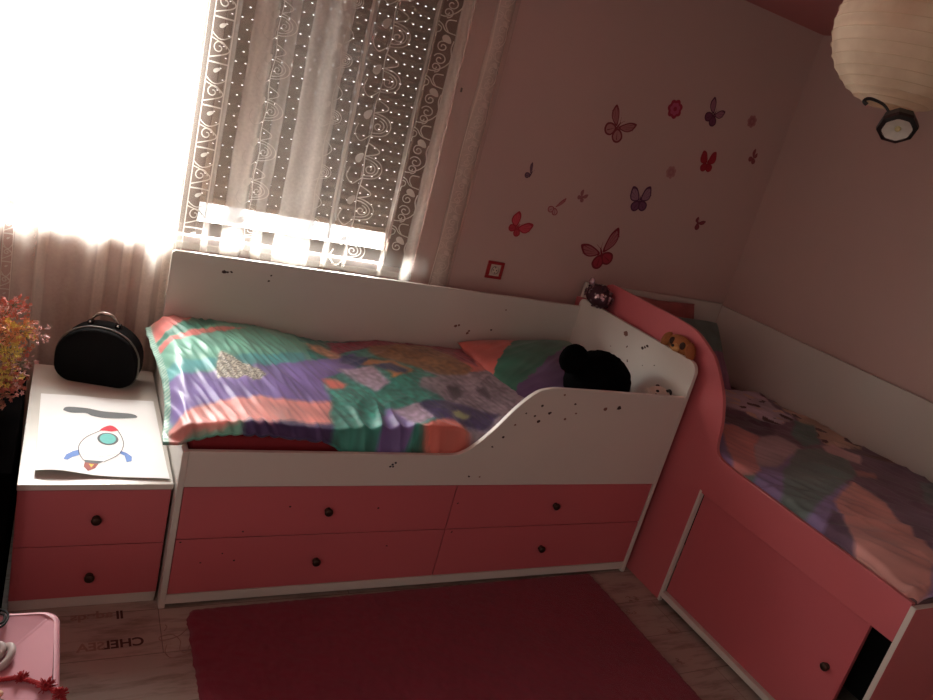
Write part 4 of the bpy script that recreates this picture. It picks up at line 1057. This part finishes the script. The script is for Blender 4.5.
rings = [[bm.verts.new(TP(r * math.cos(2 * PI * k / 24), r * math.sin(2 * PI * k / 24), z)) for k in range(24)] for r, z in prf[1:]]
c0 = bm.verts.new(TP(0, 0, prf[0][1]))
for k in range(24): bm.faces.new((c0, rings[0][k], rings[0][(k + 1) % 24])).smooth = True
for A, B in zip(rings, rings[1:]):
    for k in range(24): bm.faces.new((A[k], B[k], B[(k + 1) % 24], A[(k + 1) % 24])).smooth = True
obj('reflector', bm, mat('pearly_reflector', (206, 200, 190), .3, .2, 60, metal=.3), tc_)
bm = bmesh.new(); ellipsoid(bm, TP(.001, .001, .004), (.0055, .0055, .0055), seg=14, rings=10); obj('bulb', bm, mat('yellowish_bulb', (176, 164, 120), .4), tc_)
hk = [(.990, -1.020, 1.852), (.983, -1.0159, 1.8582), (.9738, -1.0069, 1.868), (.960, -.9974, 1.872), (.9475, -.9901, 1.8718), (.9404, -.9882, 1.8655), (.9458, -.993, 1.8608)]
bm = bmesh.new(); L = catmull([Vector(p) - tc_.location for p in hk], 6); tube(bm, L, [.0022 + .0016 * i / len(L) for i in range(len(L))], 8)
obj('hook', bm, TB, tc_)
# ------------------------------------------------------------------ light
w = bpy.data.worlds.new('sky'); scene.world = w; w.use_nodes = True
nt = w.node_tree; N = nt.nodes; K = nt.links; bg = N['Background']
tc = N.new('ShaderNodeTexCoord'); sx = N.new('ShaderNodeSeparateXYZ'); K.new(tc.outputs['Generated'], sx.inputs[0])
cr = N.new('ShaderNodeValToRGB'); e = cr.color_ramp.elements
e[0].position = .58; e[0].color = (.085, .085, .08, 1); e[1].position = .72; e[1].color = (1, 1.0, .98, 1)
mp = N.new('ShaderNodeMapRange'); mp.inputs[1].default_value = -1; mp.inputs[2].default_value = 1
K.new(sx.outputs['Z'], mp.inputs[0]); K.new(mp.outputs[0], cr.inputs['Fac']); mr = N.new('ShaderNodeMapRange'); mr.inputs[1].default_value = .12; mr.inputs[2].default_value = .17; mr.inputs[4].default_value = .5
K.new(sx.outputs['X'], mr.inputs[0])
mv = N.new('ShaderNodeMix'); mv.data_type = 'RGBA'; mv.blend_type = 'ADD'; mv.inputs[0].default_value = 1.0
K.new(cr.outputs['Color'], mv.inputs[6]); K.new(mr.outputs[0], mv.inputs[7]); K.new(mv.outputs[2], bg.inputs['Color']); bg.inputs['Strength'].default_value = SKY

def area(name, loc, rot, sx, sy, power, col=(1, 1, 1), shape='RECTANGLE', spread=PI):
    l = bpy.data.lights.new(name, 'AREA'); l.energy = power; l.color = col; l.shape = shape; l.size = sx
    if shape in ('RECTANGLE', 'ELLIPSE'): l.size_y = sy
    l.spread = spread
    o = bpy.data.objects.new(name, l); COL.objects.link(o); o.location = loc; o.rotation_euler = rot; return o
# bright daylight outside the uncovered left half of the window
area('daylight', (-.30, YW + .42, 1.50), (-PI / 2 + .25, 0, 0), .44, .66, DAY, (1, .985, .95), 'ELLIPSE')
# daylight slanting in under the lowered shutter
area('daylight_under_shutter', (.45, YW + .40, 1.19), (-PI / 2 + .42, 0, 0), 1.2, .2, GAP, (1, .985, .95))
# sky portal in the window opening
pt = area('window_portal', (.1, YW + .20, 1.6), (-PI / 2, 0, 0), 1.7, 1.33, 1.0)
pt.data.cycles.is_portal = True
# added fill light at the rear wall behind the camera, no door modelled
area('rear_fill', (1.7, YR + .06, 1.25), (PI / 2, 0, 0), 1.0, 2.0, REAR_FILL, (1, .94, .88))

area('side_fill', (XL + .06, -2.3, 1.3), (0, -PI / 2, 0), 2.0, 1.0, SIDE, (1, .94, .88))  # added fill light at the unseen left wall, brightens faces turned left

# ------------------------------------------------------------------ camera
cam = bpy.data.cameras.new('camera'); co = bpy.data.objects.new('camera', cam); COL.objects.link(co)
R3 = Matrix(((0.8709973024860139, -0.0820133193659296, -0.48439396621827274), (-0.4227616164876075, 0.377153601932385, -0.824031416982516), (0.25027248088208215, 0.9225123175307797, 0.2938276864373364)))
co.matrix_world = Matrix.Translation((-0.35066, -2.00235, 1.65761)) @ R3.to_4x4()
cam.sensor_width = 36; cam.lens = 744.22 / 933 * 36; cam.clip_start = .02
scene.camera = co
scene.view_settings.view_transform = 'Standard'; scene.view_settings.look = 'None'; scene.view_settings.exposure = EXPO; scene.view_settings.gamma = 1.0
scene.cycles.use_denoising = True
scene.cycles.max_bounces = 10; scene.cycles.diffuse_bounces = 6; scene.cycles.transparent_max_bounces = 24
scene.cycles.sample_clamp_indirect = 6.0
scene.cycles.caustics_reflective = False; scene.cycles.caustics_refractive = False
